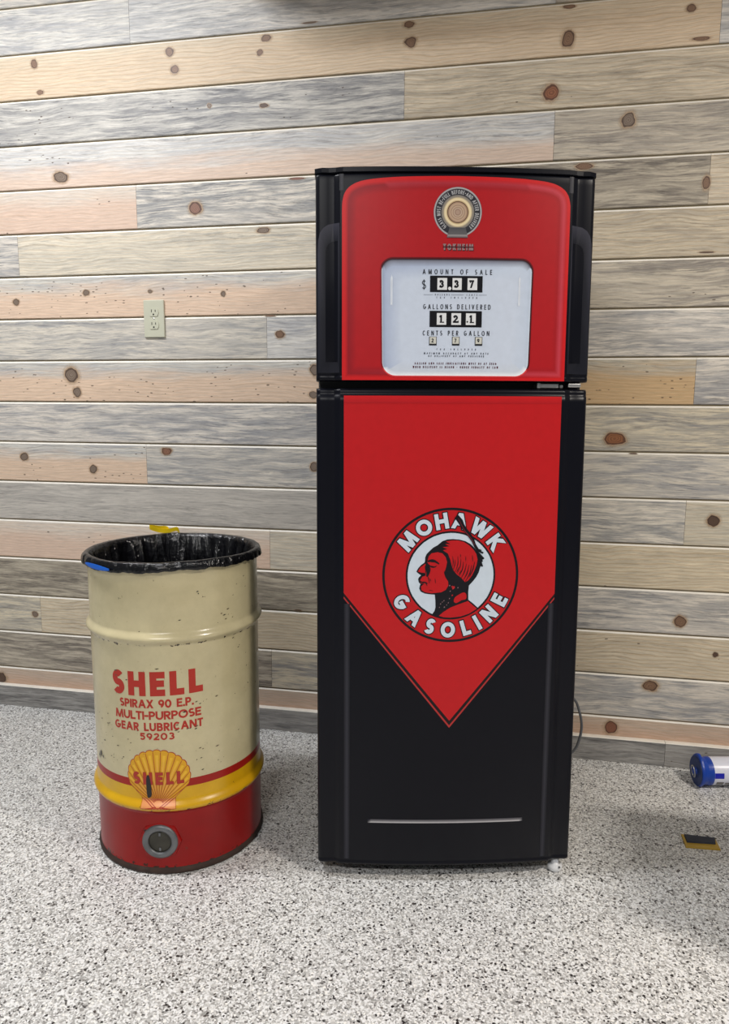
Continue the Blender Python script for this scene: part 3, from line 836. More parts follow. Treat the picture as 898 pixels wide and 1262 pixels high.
for x, d in ((-.0458, '2'), (.0015, '7'), (.0490, '9')):
    k = Ink(.02)
    rect(k, x-.0078, x+.0078, 1.1545, 1.1722, c_(40, 40, 44), 3); rect(k, x-.0066, x+.0066, 1.1580, 1.1714, c_(206, 206, 196), 4)
    text(k, d, x, 1.1645, .0080, INK, 5, t=.2, ws=.9)
    k.build('number_box', door_pt, M_vinyl, udoor)
ink = Ink(.02)
text(ink, 'AMOUNT OF SALE', .0025, 1.3020, .0098, INK, 3, t=.13, ws=.66, fit=.1425)
text(ink, '$', -.0635, 1.2765, .0205, INK, 3, t=.075, ws=.75)
text(ink, 'DOLLARS', -.0280, 1.2565, .0030, c_(60, 62, 72), 3, t=.2, ws=.8, fit=.030)
text(ink, 'CENTS', .0330, 1.2565, .0030, c_(60, 62, 72), 3, t=.2, ws=.8, fit=.022)
for x0, x1 in ((-.066, -.047), (-.010, .016), (.047, .064)): rect(ink, x0, x1, 1.2562, 1.2568, c_(120, 124, 136), 3)
text(ink, 'TAX INCLUDED', .0020, 1.2508, .0034, c_(50, 52, 62), 3, t=.2, ws=.7, fit=.084)
text(ink, 'GALLONS DELIVERED', .0028, 1.2325, .0098, INK, 3, t=.13, ws=.64, fit=.139)
text(ink, 'CENTS PER GALLON', .0020, 1.1795, .0098, INK, 3, t=.13, ws=.64, fit=.138)
text(ink, 'TAX INCLUDED', .0030, 1.1468, .0034, c_(70, 72, 82), 3, t=.2, ws=.7, fit=.082)
text(ink, 'MAXIMUM ACCURACY AT ANY RATE', .0030, 1.1385, .0036, c_(44, 46, 56), 3, t=.2, ws=.75, fit=.134)
text(ink, 'OF DELIVERY AT ANY PRESSURE', .0030, 1.1330, .0036, c_(44, 46, 56), 3, t=.2, ws=.75, fit=.116)
text(ink, 'GALLON AND SALE INDICATIONS MUST BE AT ZERO', .0022, 1.1180, .0044, c_(84, 34, 46), 3, t=.22, ws=.6, fit=.170)
text(ink, 'WHEN DELIVERY IS BEGUN * UNDER PENALTY OF LAW', .0022, 1.1105, .0044, c_(84, 34, 46), 3, t=.22, ws=.6, fit=.178)
ink.build('lettering', door_pt, M_vinyl, udoor)
# round sight-glass medallion
ink = Ink(.02)
mx, mz = .0008, 1.4192
ink.annulus(mx, mz, .0490, .0468, c_(126, 120, 124), c_(196, 192, 194), 1)
ink.annulus(mx, mz, .0468, .0450, c_(172, 170, 172), c_(84, 84, 90), 1)
ink.annulus(mx, mz, .0450, .0335, c_(46, 46, 52), c_(56, 56, 62), 1)
ink.annulus(mx, mz, .0335, .0285, c_(120, 116, 112), c_(160, 150, 134), 1)
ink.annulus(mx, mz, .0285, .0245, c_(206, 186, 148), c_(240, 224, 184), 1)
ink.annulus(mx, mz, .0245, .0212, c_(236, 216, 174), c_(176, 146, 108), 1)
ink.annulus(mx, mz, .0212, .0200, c_(64, 44, 36), c_(74, 52, 42), 1)
ink.annulus(mx, mz, .0200, .0165, c_(150, 122, 102), c_(190, 160, 134), 1)
ink.annulus(mx, mz, .0165, .0125, c_(196, 170, 144), c_(150, 122, 104), 1)
ink.annulus(mx, mz, .0125, .0085, c_(206, 182, 156), c_(146, 116, 98), 1)
ink.annulus(mx, mz, .0085, .0045, c_(204, 182, 160), c_(140, 110, 94), 1)
ink.disc(mx, mz, .0045, c_(176, 150, 132), 1, 20)
text(ink, 'GLASS MUST BE*FULL BEFORE*AND AFTER DELIVERY', mx, mz, .0078, c_(176, 176, 178), 2, t=.16, ws=.62, arc_r=.0393, fit=.0393*rad(282))
ink.convex([(mx-.0200, mz-.0440), (mx+.0200, mz-.0440), (mx+.0165, mz-.0300), (mx-.0165, mz-.0300)], [c_(100, 98, 100), c_(100, 98, 100), c_(80, 80, 84), c_(80, 80, 84)], 3)
ink.convex([(mx-.0215, mz-.0500), (mx+.0215, mz-.0500), (mx+.0200, mz-.0440), (mx-.0200, mz-.0440)], [c_(90, 70, 74)]*2+[c_(160, 156, 156)]*2, 3)
ink.build('sight_glass', door_pt, M_vinyl, udoor)
ink = Ink(.02)
for dx, dz, cc in ((.0010, -.0012, c_(40, 14, 20)), (0, 0, c_(150, 120, 122))):
    text(ink, 'TOKHEIM', .0030+dx, 1.3512+dz, .0125, cc, 1 if cc[0] < .1 else 2, t=.24, ws=.72, fit=.062)
rect(ink, -.028, .034, 1.3500, 1.3522, c_(70, 34, 40), 3)
ink.build('nameplate', door_pt, M_vinyl, udoor)

# lower door print
ink = Ink(.02)
hw = .2295
pent = [(-hw, 1.0515), (-hw, .6175), (.0030, .3275), (hw, .6150), (hw, 1.0515)]
q1 = [(-hw, 1.0515), (-hw, .6175+.0045), (.0030, .3275+.0062), (hw, .6150+.0045), (hw, 1.0515)]
q2 = [(-hw, 1.0515), (-hw, .6175+.0125), (.0030, .3275+.0165), (hw, .6150+.0125), (hw, 1.0515)]
ink.poly(pent, c_(178, 52, 50), 0); ink.poly(q1, c_(28, 18, 22), 1); ink.poly(q2, RED, 2)
ink.convex([(-hw, 1.0515), (-hw, 1.036), (hw, 1.036), (hw, 1.0515)], [REDR, RED2, RED2, REDR], 3)
ink.build('red_panel', door_pt, M_vinyl, ldoor)
# printed slot near the foot of the door
ink = Ink(.02)
for z0, z1, c0, c1 in ((.1035, .1050, c_(30, 30, 38), c_(196, 194, 196)), (.1050, .1075, c_(196, 194, 196), c_(132, 130, 134)), (.1075, .1130, c_(132, 130, 134), c_(32, 32, 40))):
    ink.convex([(-.168, z0), (.166, z0), (.166, z1), (-.168, z1)], [c0, c0, c1, c1], 0)
    for sgn, xa, xb in ((-1, -.168, -.176), (1, .166, .174)):
        ink.convex([(xa, z0), (xb, z0), (xb, z1), (xa, z1)], [c0, c_(28, 29, 38), c_(28, 29, 38), c1], 0)
ink.build('slot_print', door_pt, M_vinyl, ldoor)
EDG, GLN = c_(19, 20, 28), c_(50, 50, 58)  # soft highlights along the door creases, painted into the print colours
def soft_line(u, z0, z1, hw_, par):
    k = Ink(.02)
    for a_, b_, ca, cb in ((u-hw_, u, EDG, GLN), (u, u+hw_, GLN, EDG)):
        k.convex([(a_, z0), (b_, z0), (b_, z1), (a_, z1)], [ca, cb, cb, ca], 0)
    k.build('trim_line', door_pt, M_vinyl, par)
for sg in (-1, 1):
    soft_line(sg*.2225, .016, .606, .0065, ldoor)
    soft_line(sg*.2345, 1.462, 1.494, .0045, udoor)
# round emblem
EX, EZ = .0002, .6700
ink = Ink(.02)
ink.annulus(EX, EZ, .1470, .1418, INK, INK, 3, 96)
ink.annulus(EX, EZ, .0966, .0925, INK, INK, 3, 96)
ink.disc(EX, EZ, .0930, PALE, 3, 96)
K = .0002376
def T(pts): return [(EX+(x-447.5)*K, EZ-(y-428.8)*K) for x, y in pts]
sil = [(214, 262), (226, 232), (244, 212), (285, 172), (322, 152), (348, 130), (366, 114), (410, 98), (460, 94), (520, 99), (575, 114), (622, 140), (662, 180), (692, 215), (712, 240), (745, 275), (726, 290), (735, 340),
       (716, 345), (702, 400), (680, 442), (650, 482), (615, 520), (610, 580), (612, 652), (660, 690), (708, 735), (640, 780), (560, 812), (455, 826), (350, 818), (312, 806), (284, 788), (306, 756), (314, 720), (312, 660), (306, 604),
       (268, 602), (215, 594), (178, 576), (164, 548), (170, 520), (176, 508), (160, 492), (153, 464), (160, 445), (180, 426), (160, 414), (136, 392), (152, 362), (180, 330), (210, 308), (214, 290)]
ink.poly(T(sil), INK, 4)
face = [(236, 296), (246, 252), (270, 224), (325, 213), (368, 224), (398, 258), (412, 305), (404, 350), (392, 395), (400, 445), (424, 482), (428, 520), (405, 560), (365, 582), (310, 588), (270, 592), (215, 582), (184, 562), (180, 528), (208, 504), (176, 500), (172, 470), (192, 438), (222, 428), (214, 408), (190, 404), (150, 392), (172, 352), (216, 320)]
ink.poly(T(face), RED, 5)
hair = [(372, 196), (412, 186), (370, 168), (430, 160), (392, 138), (440, 140), (398, 116), (450, 106), (505, 106), (560, 120), (608, 150), (648, 190), (676, 232), (688, 282), (680, 330), (662, 382), (640, 430), (606, 474), (578, 488), (540, 446), (500, 416), (472, 380), (456, 340), (440, 280), (418, 226)]
ink.poly(T(hair), RED, 5)
ink.poly(T(catmull([(480, 668), (488, 632), (528, 602), (568, 584), (592, 602), (590, 645), (550, 656), (505, 682)], True, 3)), RED, 5)
ink.poly(T([(345, 802), (385, 766), (450, 724), (520, 696), (608, 664), (650, 700), (692, 736), (625, 780), (545, 808), (455, 818), (390, 815)]), RED, 5)
ST = [([(236, 300), (262, 292), (300, 296), (342, 322)], 24), ([(240, 322), (262, 342), (296, 350), (318, 338)], 13), ([(225, 300), (232, 330), (244, 370), (240, 410), (232, 438)], 34), ([(226, 330), (216, 345), (222, 385), (214, 410)], 8),
      ([(180, 426), (200, 414), (222, 412)], 10), ([(160, 470), (190, 492), (214, 490), (240, 502)], 13), ([(236, 430), (250, 462), (256, 500)], 7), ([(262, 455), (268, 480)], 5), ([(306, 455), (310, 500)], 5),
      ([(200, 484), (222, 496), (236, 524)], 8), ([(250, 560), (290, 570)], 4), ([(400, 380), (392, 400), (402, 446)], 10), ([(214, 410), (190, 404)], 7),
      ([(460, 250), (468, 300), (462, 345)], 6), ([(486, 280), (482, 330), (470, 372)], 6), ([(508, 250), (510, 320), (488, 396)], 6), ([(536, 270), (532, 340), (506, 408)], 6), ([(560, 300), (552, 370), (526, 430)], 7),
      ([(588, 320), (572, 392), (545, 448)], 7), ([(612, 330), (594, 410), (562, 470)], 8), ([(636, 330), (620, 410), (580, 484)], 8), ([(662, 300), (648, 370), (618, 440)], 8), ([(532, 230), (534, 262)], 5), ([(580, 250), (582, 300)], 5), ([(640, 240), (644, 300)], 6),
      ([(520, 350), (500, 400)], 6), ([(542, 380), (520, 420)], 6)]
for pts, wd in ST:
    ink.line(T(catmull(pts, False, 5)), wd*K, INK, 6, True)
# lower hair shadow, flecks on the neck
for (x, y, r) in ((475, 540, 16), (462, 530, 8), (440, 520, 7), (465, 610, 8), (445, 572, 6), (390, 660, 6), (360, 690, 6), (395, 720, 7), (430, 680, 6), (350, 722, 5), (440, 640, 6), (415, 700, 5), (515, 540, 6), (375, 672, 5)):
    p = catmull([(x-r*.5, y+r), (x-r*.7, y-r*.2), (x+r*.2, y-r), (x+r*.7, y)], True, 3)
    ink.poly(T(p), c_(190, 40, 44) if r > 7 else c_(150, 120, 128), 6)
# feather
ink.poly(T([(520, -108), (505, -125), (470, -100), (500, -60), (540, 0), (590, 60), (632, 118), (655, 168), (690, 215), (700, 190), (668, 140), (652, 90), (618, 40), (585, 0), (560, -40), (545, -80)]), INK, 7)
ink.line(T(catmull([(505, -95), (560, 10), (620, 85), (660, 150)], False, 6)), 6*K, c_(120, 40, 50), 8, True)
for a_, b_ in (((680, 195), (738, 222)), ((690, 215), (745, 276)), ((700, 250), (732, 300)), ((706, 280), (733, 345)), ((690, 190), (720, 200))):
    ink.line(T([a_, b_]), 15*K, INK, 7)
ink.build('emblem', door_pt, M_vinyl, ldoor)
ink = Ink(.02)
for word, wsc, ang, ins in (('MOHAWK', 1.04, 120, False), ('GASOLINE', .94, 136, True)):
    ink = Ink(.02)
    for g_, cc, lv in ((.0020, INK, 4), (0.0, PALE, 6)):
        text(ink, word, EX, EZ, .0345, cc, lv, t=.25, ws=wsc, arc_r=.1195, fit=.1195*rad(ang), grow=g_, inside=ins)
    ink.build('lettering', door_pt, M_vinyl, ldoor)

# power cord of the refrigerator, looping down behind it
pts = catmull([(.10, -.16, .30), (.17, -.135, .265), (.212, -.12, .229), (.227, -.12, .196), (.236, -.12, .152), (.231, -.12, .108), (.215, -.12, .070), (.16, -.125, .030), (.06, -.13, .006)], False, 5)
V, F = tube(pts, .0038, 8)
o = mesh_obj('power_cord', V, F, M_cord, None, True)
Mi = (Matrix.Translation(fridge.location) @ fridge.rotation_euler.to_matrix().to_4x4()).inverted()
o.data.transform(Mi); o.parent = fridge

# ------------------------------------------------------------------ steel drum
BX, BY, R = -.783, -.588, .1975
drum = empty('oil_drum', (BX, BY, 0))
tag(drum, 'old cream, yellow and red steel oil drum used as a trash can', 'drum')
Z1, Z2, HB = .5584, .1650, .722
def hoop(z0, hh, dr):
    return [(R+dr*math.cos(PI/2*t)**2, z0+hh*t) for t in (-1, -.85, -.7, -.55, -.4, -.25, -.1, 0, .1, .25, .4, .55, .7, .85, 1)]
prof = [(0, .010, 4), (R-.006, .010, 4), (R-.004, .001, 4), (R+.001, 0, 4), (R+.004, .003, 4), (R+.0042, .009, 4), (R+.002, .013, 4), (R+.0003, .016, 3), (R, .022, 3), (R, .06, 3), (R, .10, 3)]
prof += [(r, z, 3 if z < .1555 else 2) for r, z in hoop(Z2, .019, .0095)]
prof += [(R, .2105, 1), (R, .2290, 0), (R, .30, 0), (R, .40, 0), (R, .48, 0)]
prof += [(r, z, 0) for r, z in hoop(Z1, .018, .0095)]
prof += [(R, .62, 0), (R, .68, 0), (R, HB-.012, 0), (R+.003, HB-.009, 0), (R+.004, HB-.005, 0), (R+.003, HB-.001, 0), (R, HB, 0), (R-.003, HB-.002, 5), (R-.004, HB-.02, 5), (R-.004, .02, 5), (0, .02, 5)]
NB = 192
V, F = lathe([(r, z) for r, z, m in prof], NB)
fm = []
for k in range(len(prof)-1): fm += [prof[k][2]]*NB
body = mesh_obj('body', V, F, [M_cream, M_stripe, M_yel, M_dred, M_rust, M_dinside], drum, True, fm)
A0 = rad(-79.4)
def rad_at(z):
    for z0, hh in ((Z1, .018), (Z2, .019)):
        t = (z-z0)/hh
        if abs(t) < 1: return R+.0095*math.cos(PI/2*t)**2
    return R
def drum_pt(s, z, off):
    a = A0+s/R; r = rad_at(z)+off
    return (r*math.cos(a), r*math.sin(a), z)
DR = L(176, 38, 22)[:3]; SL = .022
ink = Ink(.006)
text(ink, 'SHELL', .000, .4565, .0560, DR, 0, t=.27, ws=.96, fit=.212, slope=SL)
text(ink, 'SPIRAX 90 E.P.', -.001, .4105, .0198, DR, 0, t=.22, ws=1.0, fit=.171, slope=SL)
text(ink, 'MULTI-PURPOSE', 0, .3833, .0200, DR, 0, t=.22, ws=1.1, fit=.201, slope=SL)
text(ink, 'GEAR LUBRICANT', 0, .3565, .0195, DR, 0, t=.22, ws=.98, fit=.208, slope=SL)
text(ink, '59203', .0015, .3340, .0168, DR, 0, t=.22, ws=1.2, fit=.078, slope=SL)
ink.build('lettering', drum_pt, M_decal, body, .0003)
# scallop shell
ink = Ink(.006, .003)
SY = L(222, 164, 22)[:3]; SY2 = L(236, 186, 40)[:3]; SR = L(170, 44, 28)[:3]; SO = L(226, 150, 90)[:3]
hx, hz = 0.0, .170                                  # where the ribs meet
NR = 13
def shell_r(th):                                    # distance from the hinge point to the fan's edge
    # ellipse-like fan: widest at z=.238
    cz, rx, rz = .2385, .0735, .0655
    dx, dz = math.cos(th), math.sin(th)
    a = (dx/rx)**2+(dz/rz)**2; b = 2*(hz-cz)*dz/rz**2; c = ((hz-cz)/rz)**2-1
    disc = b*b-4*a*c
    return (-b+math.sqrt(max(disc, 0)))/(2*a)
t0_, t1_ = rad(39), rad(141)
def fan(scal, N=NR*8):
    P = []
    for i in range(N+1):
        th = t0_+(t1_-t0_)*i/N
        ph = (i/N*NR) % 1.0
        P.append((hx+math.cos(th)*(shell_r(th)*(1-scal*(1-math.sin(PI*ph)**.6))), hz+math.sin(th)*(shell_r(th)*(1-scal*(1-math.sin(PI*ph)**.6)))))
    return P
lower = [(-.0390, .1870), (-.0390, .1640), (.0390, .1640), (.0390, .1870)]
def shrink(P, d, cx=0, cz=.225): 
    return [(cx+(x-cx)*(1-d/.07), cz+(z-cz)*(1-d/.07)) for x, z in P]
outl = fan(.03)+[(-.0720, .2300), (-.0690, .2180)]
outl = [(.0690, .2180), (.0720, .2300)]+outl
outl = outl+[(-.0385, .1880), (-.0385, .1640), (.0385, .1640), (.0385, .1880)]
ink.poly(outl, SR, 0)
ink.poly(shrink(outl, .0016), SY, 1)
ink.convex([(-.0370, .1860), (-.0370, .1655), (.0370, .1655), (.0370, .1860)], SO, 2)
for i in range(NR+1):
    th = t0_+(t1_-t0_)*i/NR
    r1 = shell_r(th)*.95
    a_, b_ = (hx+math.cos(th)*.012, hz+math.sin(th)*.012), (hx+math.cos(th)*r1, hz+math.sin(th)*r1)
    ink.line([a_, b_], .0011, SR, 3)
for i in range(NR):
    tm = t0_+(t1_-t0_)*(i+.5)/NR; r1 = shell_r(tm)*.90
    ink.convex([(hx+math.cos(tm)*.02, hz+math.sin(tm)*.02), (hx+math.cos(tm-.028)*r1, hz+math.sin(tm-.028)*r1), (hx+math.cos(tm+.028)*r1, hz+math.sin(tm+.028)*r1)], [SO, SY2, SY2], 2)
for x in (-.034, -.027, -.019, -.010, 0, .010, .019, .027, .034):
    ink.line([(x*.25, .1690), (x, .1645)], .0009, SR, 3)
for sg in (-1, 1):
    ink.line([(sg*.0385, .1880), (sg*.012, .1700), (0, .1670)], .0014, SR, 4)
    ink.line([(sg*.0690, .2170), (sg*.004, .1690)], .0014, SR, 4)
text(ink, 'SHELL', 0, .2345, .0300, SR, 5, t=.25, ws=.92, fit=.116, slope=.022)
ink.build('shell_emblem', drum_pt, M_decal, body, .0003)
# scraped-off patch, black scuffs
ink = Ink(.006, .003)
BKI = L(26, 22, 20)[:3]
ink.poly(catmull([(-.0255, .236), (-.0215, .243), (-.018, .238), (-.0155, .220), (-.0145, .196), (-.019, .189), (-.0245, .190), (-.0262, .215)], True, 4), BKI, 6)
for pts in ([(-.176, .262), (-.170, .268), (-.166, .258), (-.172, .250)], [(-.163, .255), (-.158, .260), (-.157, .250)], [(-.186, .250), (-.180, .262), (-.178, .244)]):
    ink.poly(pts, BKI, 3)
sr = random.Random(11)
for (s0, z0, n_, sp_) in ((.105, .405, 5, .012), (.075, .345, 8, .018), (-.13, .33, 12, .035), (-.12, .46, 6, .04), (.02, .6, 5, .1), (.17, .60, 7, .02), (.21, .50, 8, .03), (.115, .255, 6, .02), (-.12, .28, 10, .03), (.12, .30, 5, .03), (0, .315, 6, .06), (.22, .655, 6, .02), (.10, .66, 1, .001)):
    for _ in range(n_):
        s = s0+sr.gauss(0, sp_); z = z0+sr.gauss(0, sp_*.7); r = sr.uniform(.0008, .0024); st = sr.uniform(.5, 2.6)
        if abs(z-Z1) < .02 or z < .235 or z > .7: continue
        ink.poly([(s-r*st, z), (s-r*.3, z-r*.6), (s+r*st, z+r*.4), (s+r*.2, z+r*.9)], L(90, 76, 56)[:3] if sr.random() < .7 else BKI, 1)
ink.poly([(.1000, .6560), (.1022, .6575), (.1035, .6558), (.1018, .6540)], BKI, 1)
ink.build('scuff_mark', drum_pt, M_decal, body, .0003)['kind'] = 'stuff'
# bung fitting
bung = empty('bung'); bung.parent = drum
an = A0; zc = .0815
bung.location = ((R-.001)*math.cos(an), (R-.001)*math.sin(an), zc)
bung.rotation_euler = (PI/2, 0, an+PI/2)      # local z points outwards
def lat_part(name, prof, n, mat, sm=True):
    V, F = lathe(prof, n); return mesh_obj(name, V, F, mat, bung, sm)
V, F = lathe([(0, .0008), (.0485, .0008), (.0485, -.008), (0, -.008)], 8)
lat_part('flange', [(.036, .0022), (.044, .0016), (.0475, .0006), (.0490, -.003), (.0490, -.010)], 8, M_dred, False)
lat_part('collar_ring', [(.026, .0), (.0265, .0055), (.0295, .0075), (.0345, .0075), (.0385, .006), (.0405, .0035), (.041, .001), (.041, -.006)], 48, M_zinc)
lat_part('plug', [(0, .0035), (.019, .0035), (.023, .0015), (.0262, .003), (.0262, -.004)], 40, M_hole)
for kx in (0, PI):
    bm = bmesh.new()
    box(bm, -.0025, .0025, .018*math.cos(kx)-.004, .018*math.cos(kx)+.004, .003, .0055, .001)
    bm_obj('plug_lug', bm, M_zinc, bung)

# ------------------------------------------------------------------ bin liner folded over the rim
bag = empty('trash_bag', (BX, BY, 0))
tag(bag, 'shiny black plastic trash bag folded over the drum rim', 'trash bag')
N = 360
fa = rad(-64)
rows = []
def nz(a, z, f, s): return mnoise.noise(Vector((math.cos(a)*f, math.sin(a)*f, z*f*.35+s)))
V, F = [], []
specs = [(R+.0105, -.0165, .9), (R+.0120, -.0125, 1.3), (R+.0105, -.008, 1.5), (R+.0090, -.003, 1.2), (R+.0075, .0005, .8), (R+.0045, .0028, .5), (R-.0005, .0028, .5), (R-.0045, .0005, .6), (R-.0078, -.008, 1.2), (R-.012, -.025, 2.6),
         (R-.018, -.06, 5.0), (R-.023, -.10, 6.5), (R-.027, -.15, 7.0), (R-.031, -.21, 7.0), (R-.034, -.28, 6.5), (R-.048, -.33, 5), (R-.10, -.35, 5), (R-.17, -.352, 3)]
for k, (r, dz, wob) in enumerate(specs):
    for i in range(N):
        a = 2*PI*i/N
        front = math.cos(a-fa)
        top = .7225+.0055*front+.003*nz(a, 0, 2.2, 5)
        # a bunched fold stands a little proud at the back left
        bump = math.exp(-((math.atan2(math.sin(a-rad(118)), math.cos(a-rad(118))))/.28)**2)*.005
        z = top+dz+bump*(1 if 2 < k < 9 else .3)
        inner = k >= 8
        if inner:
            fold = abs(nz(a, z, 7.0, 1.3))*2-.5 + .6*nz(a, z, 15, 8.1) + .25*nz(a, z, 34, 2)
            rr = r + .0032*wob*fold*.8
            rr = min(rr, R-.0065)
        else:
            rr = r + .0022*wob*nz(a, z*4, 9, 3.3) + .0014*wob*nz(a, z*6, 26, 7.7)
            rr = max(rr, R+.0062) if k <= 4 else rr
        if k <= 1:
            z += (.004*nz(a, 0, 5, 9)+.003*nz(a, 0, 16, 4)) - .004*max(0, math.cos(a-rad(-150)))
        if 4 <= k <= 7: z = max(z, HB+.0008)
        V.append((rr*math.cos(a), rr*math.sin(a), z))
for k in range(len(specs)-1):
    for i in range(N):
        j = (i+1) % N
        F.append((k*N+i, (k+1)*N+i, (k+1)*N+j, k*N+j))
F.append(tuple((len(specs)-1)*N+i for i in range(N))[::-1])
mesh_obj('liner', V, [tuple(reversed(f)) for f in F], M_bag, bag, True)
# yellow drawstring loop poking up at the back, blue scrap on the fold at the front
V, F = [], []
pp = catmull([(-.098, .176, .690), (-.102, .184, .716), (-.108, .188, .7335), (-.130, .178, .7370), (-.148, .165, .7400), (-.128, .176, .7300), (-.104, .182, .7285), (-.082, .190, .7330), (-.076, .193, .716), (-.074, .190, .690)], False, 6)
for i, p in enumerate(pp):
    V.append((p[0], p[1], p[2]-.0055)); V.append((p[0], p[1], p[2]+.0055)); V.append((p[0]+.0007, p[1]+.0007, p[2]+.0055)); V.append((p[0]+.0007, p[1]+.0007, p[2]-.0055))
for i in range(len(pp)-1):
    for k in range(4): F.append((i*4+k, i*4+(k+1) % 4, i*4+4+(k+1) % 4, i*4+4+k))
tag(mesh_obj('drawstring', V, F, M_ytape, bag), 'yellow plastic drawstring')
V, F = [], []
for i in range(13):
    a = rad(-128+i*2.0)
    zt = .7225+.0055*math.cos(a-fa)-.0045-.0004*i; hw_ = .0055*math.sin(PI*(i+.6)/13.4)**.6
    for dr, z in ((.0158, zt-.005-hw_), (.0162, zt-.005), (.0158, zt-.005+hw_), (.0145, zt-.005+hw_), (.0145, zt-.005), (.0145, zt-.005-hw_)):
        V.append(((R+dr)*math.cos(a), (R+dr)*math.sin(a), z))
for i in range(12):
    for k in range(6): F.append((i*6+k, i*6+(k+1) % 6, i*6+6+(k+1) % 6, i*6+6+k))
tag(mesh_obj('tag_strip', V, F, M_btape, bag), 'bright blue plastic scrap')

# ------------------------------------------------------------------ wall outlet
out_e = empty('wall_outlet', (-1.1062, 0, 1.3285))
tag(out_e, 'ivory duplex power outlet on the plank wall', 'outlet')
bm = bmesh.new(); box(bm, -.0345, .0345, -.0065, .0005, -.0575, .0575, .0025, 3); plate = bm_obj('cover_plate', bm, M_ivory, out_e, False)
for zc in (.0195, -.0195):
    P = []
    for i in range(48):
        a = 2*PI*i/48; x = .0172*math.cos(a); z = max(-.0128, min(.0128, .0172*math.sin(a))); P.append((x, z))
    V = [(x, -.0062, z) for x, z in P]+[(x*.97, -.0085, z*.97) for x, z in P]
    F = [(i, (i+1) % 48, 48+(i+1) % 48, 48+i) for i in range(48)]+[tuple(range(48, 96))]
    rc = mesh_obj('receptacle', V, [tuple(reversed(f)) for f in F], M_ivory, out_e, loc=(0, 0, zc))
    for x, hgt in ((-.0064, .0085), (.0064, .0068)):
        bm = bmesh.new(); box(bm, x-.0011, x+.0011, -.0088, -.0060, .0042-hgt/2, .0042+hgt/2); bm_obj('slot', bm, M_slot, rc)
    V, F = lathe([(0, 0), (.0027, 0), (.0027, .003), (0, .003)], 16)
    g = mesh_obj('ground_hole', [(x, -.0089+z, y-.0068) for x, y, z in V], F, M_slot, rc)
V, F = lathe([(0, .0012), (.002, .001), (.0028, 0)], 16)
mesh_obj('screw', [(x, -.0064-z, y) for x, y, z in V], F, M_steel, out_e, True)

# ------------------------------------------------------------------ canister lying on the floor
can = empty('canister', (.5545, -.112, .0432), (0, 0, rad(11)))
tag(can, 'white labelled canister with a blue flanged cap lying by the baseboard', 'canister')
def lat_x(name, prof, n, mat, parent, sm=True):
    V, F = lathe(prof, n); return mesh_obj(name, [(z, x, y) for x, y, z in V], F, mat, parent, sm)
tube_b = lat_x('body', [(0, .030), (.0375, .030), (.0385, .033), (.0385, .262), (.0375, .265), (0, .265)], 48, M_label, can)
V, F = [], []
capprof = [(.012, .0005), (.030, .000), (.0415, .0005), (.0432, .003), (.0432, .0075), (.0400, .010), (.0375, .022), (.0392, .030), (.0392, .036), (.030, .037)]
for r, x in capprof:
    for i in range(48):
        a = 2*PI*i/48
        pk = max(0, 1-abs(math.atan2(math.sin(a-PI/2), math.cos(a-PI/2)))/.75)
        rr = r+(.0075*pk if .04 < r and x < .009 else 0)
        V.append((x, rr*math.cos(a), rr*math.sin(a)))
for k in range(len(capprof)-1):
    for i in range(48): F.append((k*48+i, k*48+(i+1) % 48, (k+1)*48+(i+1) % 48, (k+1)*48+i))
cap = mesh_obj('cap', V, F, M_bcap, can, False)
lat_x('cap_face', [(0, -.0006), (.0400, -.0006), (.0400, .004)], 40, M_bdark, cap, False)
lat_x('nozzle', [(0, -.009), (.0085, -.009), (.0095, -.006), (.0105, .0), (.013, .001)], 24, M_bcap, cap)
pr = []
for i in range(24):
    a = 2*PI*i/24; pr.append((-.0075-.003*math.sin(a), .011*math.cos(a), -.002+.017*math.sin(a)))
pr.append(pr[0])
V, F = tube(pr, .0016, 6); tag(mesh_obj('pull_ring', V, F, M_steel, can, True), 'wire pull ring')
def wrap(name, a0, a1, x0, x1, mat, off=.0004):
    V, F = [], []
    m = 10
    for i in range(m+1):
        a = rad(a0+(a1-a0)*i/m)
        for x in (x0, x1):
            V.append((x, (.0385+off)*math.cos(a), (.0385+off)*math.sin(a)))
    for i in range(m): F.append((2*i, 2*i+1, 2*i+3, 2*i+2))
    return mesh_obj(name, V, F, mat, tube_b, True)
wrap('label_print', 163, 186, .0365, .062, M_lblue)
wrap('label_print', 204, 226, .044, .064, M_lgrey)
wrap('label_print', 208, 226, .068, .088, M_lgrey)
for i in range(4): wrap('label_print', 202, 222, .093+i*.004, .0945+i*.004, M_lgrey)
wrap('label_print', 150, 196, .10, .17, M_lblue)

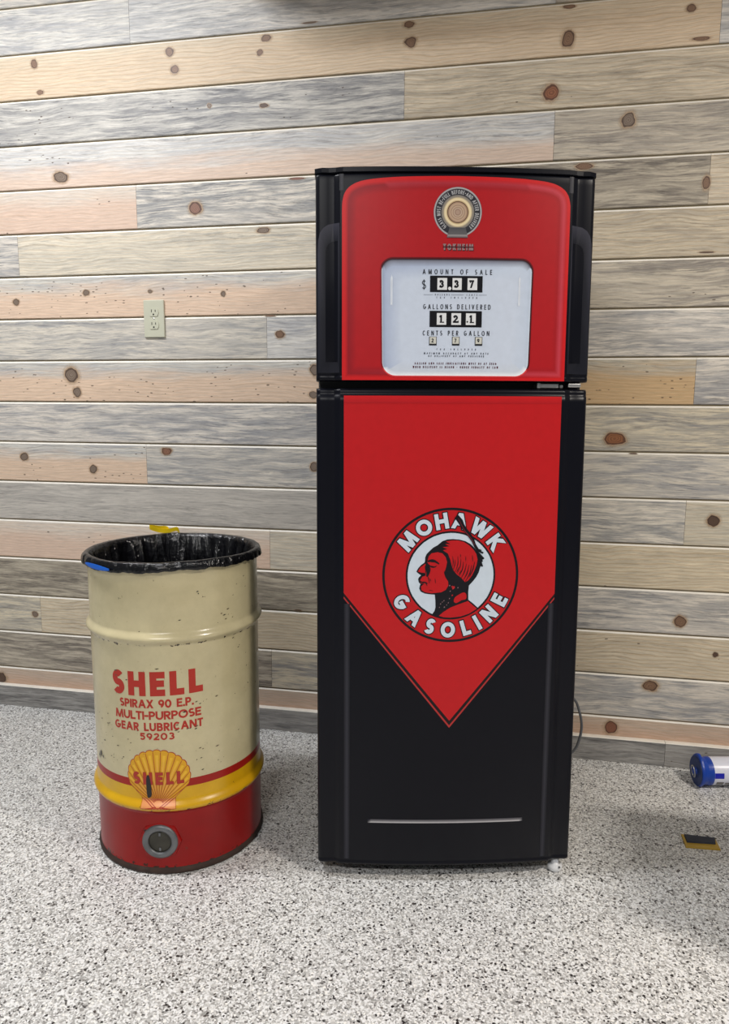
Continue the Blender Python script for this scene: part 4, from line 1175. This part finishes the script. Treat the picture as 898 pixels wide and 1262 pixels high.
# ------------------------------------------------------------------ squeegee on the floor
sq = empty('squeegee', (.4985, -.407, 0), (0, 0, rad(3)))
tag(sq, 'small gold plastic squeegee with dark grey felt lying on the floor', 'squeegee')
V = [(-.041, -.027, .0004), (.040, -.026, .0004), (.041, .020, .0004), (-.038, .026, .0004)]
V += [(x*.985, y*.985, .0042) for x, y, z in V]
mesh_obj('blade', V, [(3, 2, 1, 0), (4, 5, 6, 7), (0, 1, 5, 4), (1, 2, 6, 5), (2, 3, 7, 6), (3, 0, 4, 7)], M_gold, sq)
V = [(-.034, -.010, .0042), (.034, -.008, .0042), (.0395, .016, .0042), (-.0325, .0205, .0042)]
V += [(x*.98, y*.94+.0003, .0085) for x, y, z in V]
mesh_obj('felt_edge', V, [(3, 2, 1, 0), (4, 5, 6, 7), (0, 1, 5, 4), (1, 2, 6, 5), (2, 3, 7, 6), (3, 0, 4, 7)], M_felt, sq)

# ------------------------------------------------------------------ unseen table, added to cast the soft floor shadow
M_ply = plain('plywood', L(176, 146, 108), 0.6, var=0.12)
wt = empty('work_table', (1.04, -.845, 0))
tag(wt, 'small plywood work table with square legs, beyond the squeegee', 'table')
bm = bmesh.new(); box(bm, -.36, .36, -.16, .16, .73, .752, .003); bm_obj('table_top', bm, M_ply, wt)
for sx in (-1, 1):
    for sy in (-1, 1):
        bm = bmesh.new(); box(bm, sx*.31-.02, sx*.31+.02, sy*.12-.02, sy*.12+.02, 0, .73, .002); bm_obj('leg', bm, M_ply, wt)
for sy in (-1, 1):
    bm = bmesh.new(); box(bm, -.29, .29, sy*.12-.009, sy*.12+.009, .65, .73, .001); bm_obj('apron', bm, M_ply, wt)
# ------------------------------------------------------------------ unseen shelf above the refrigerator, added to shade the top of the wall
shf = empty('wall_shelf', (.15, 0, 2.25))
tag(shf, 'plain plywood wall shelf on two brackets above the refrigerator', 'shelf')
bm = bmesh.new(); box(bm, -.95, 1.05, -.34, -.0005, 0, .022, .002); bm_obj('board', bm, M_ply, shf)
for x in (-.7, .7):
    bm = bmesh.new(); box(bm, x-.012, x+.012, -.006, -.0005, .022, .16, .001); box(bm, x-.012, x+.012, -.29, -.006, .022, .028, .001); bm_obj('bracket', bm, M_steel, shf)
bpy.context.view_layer.update()
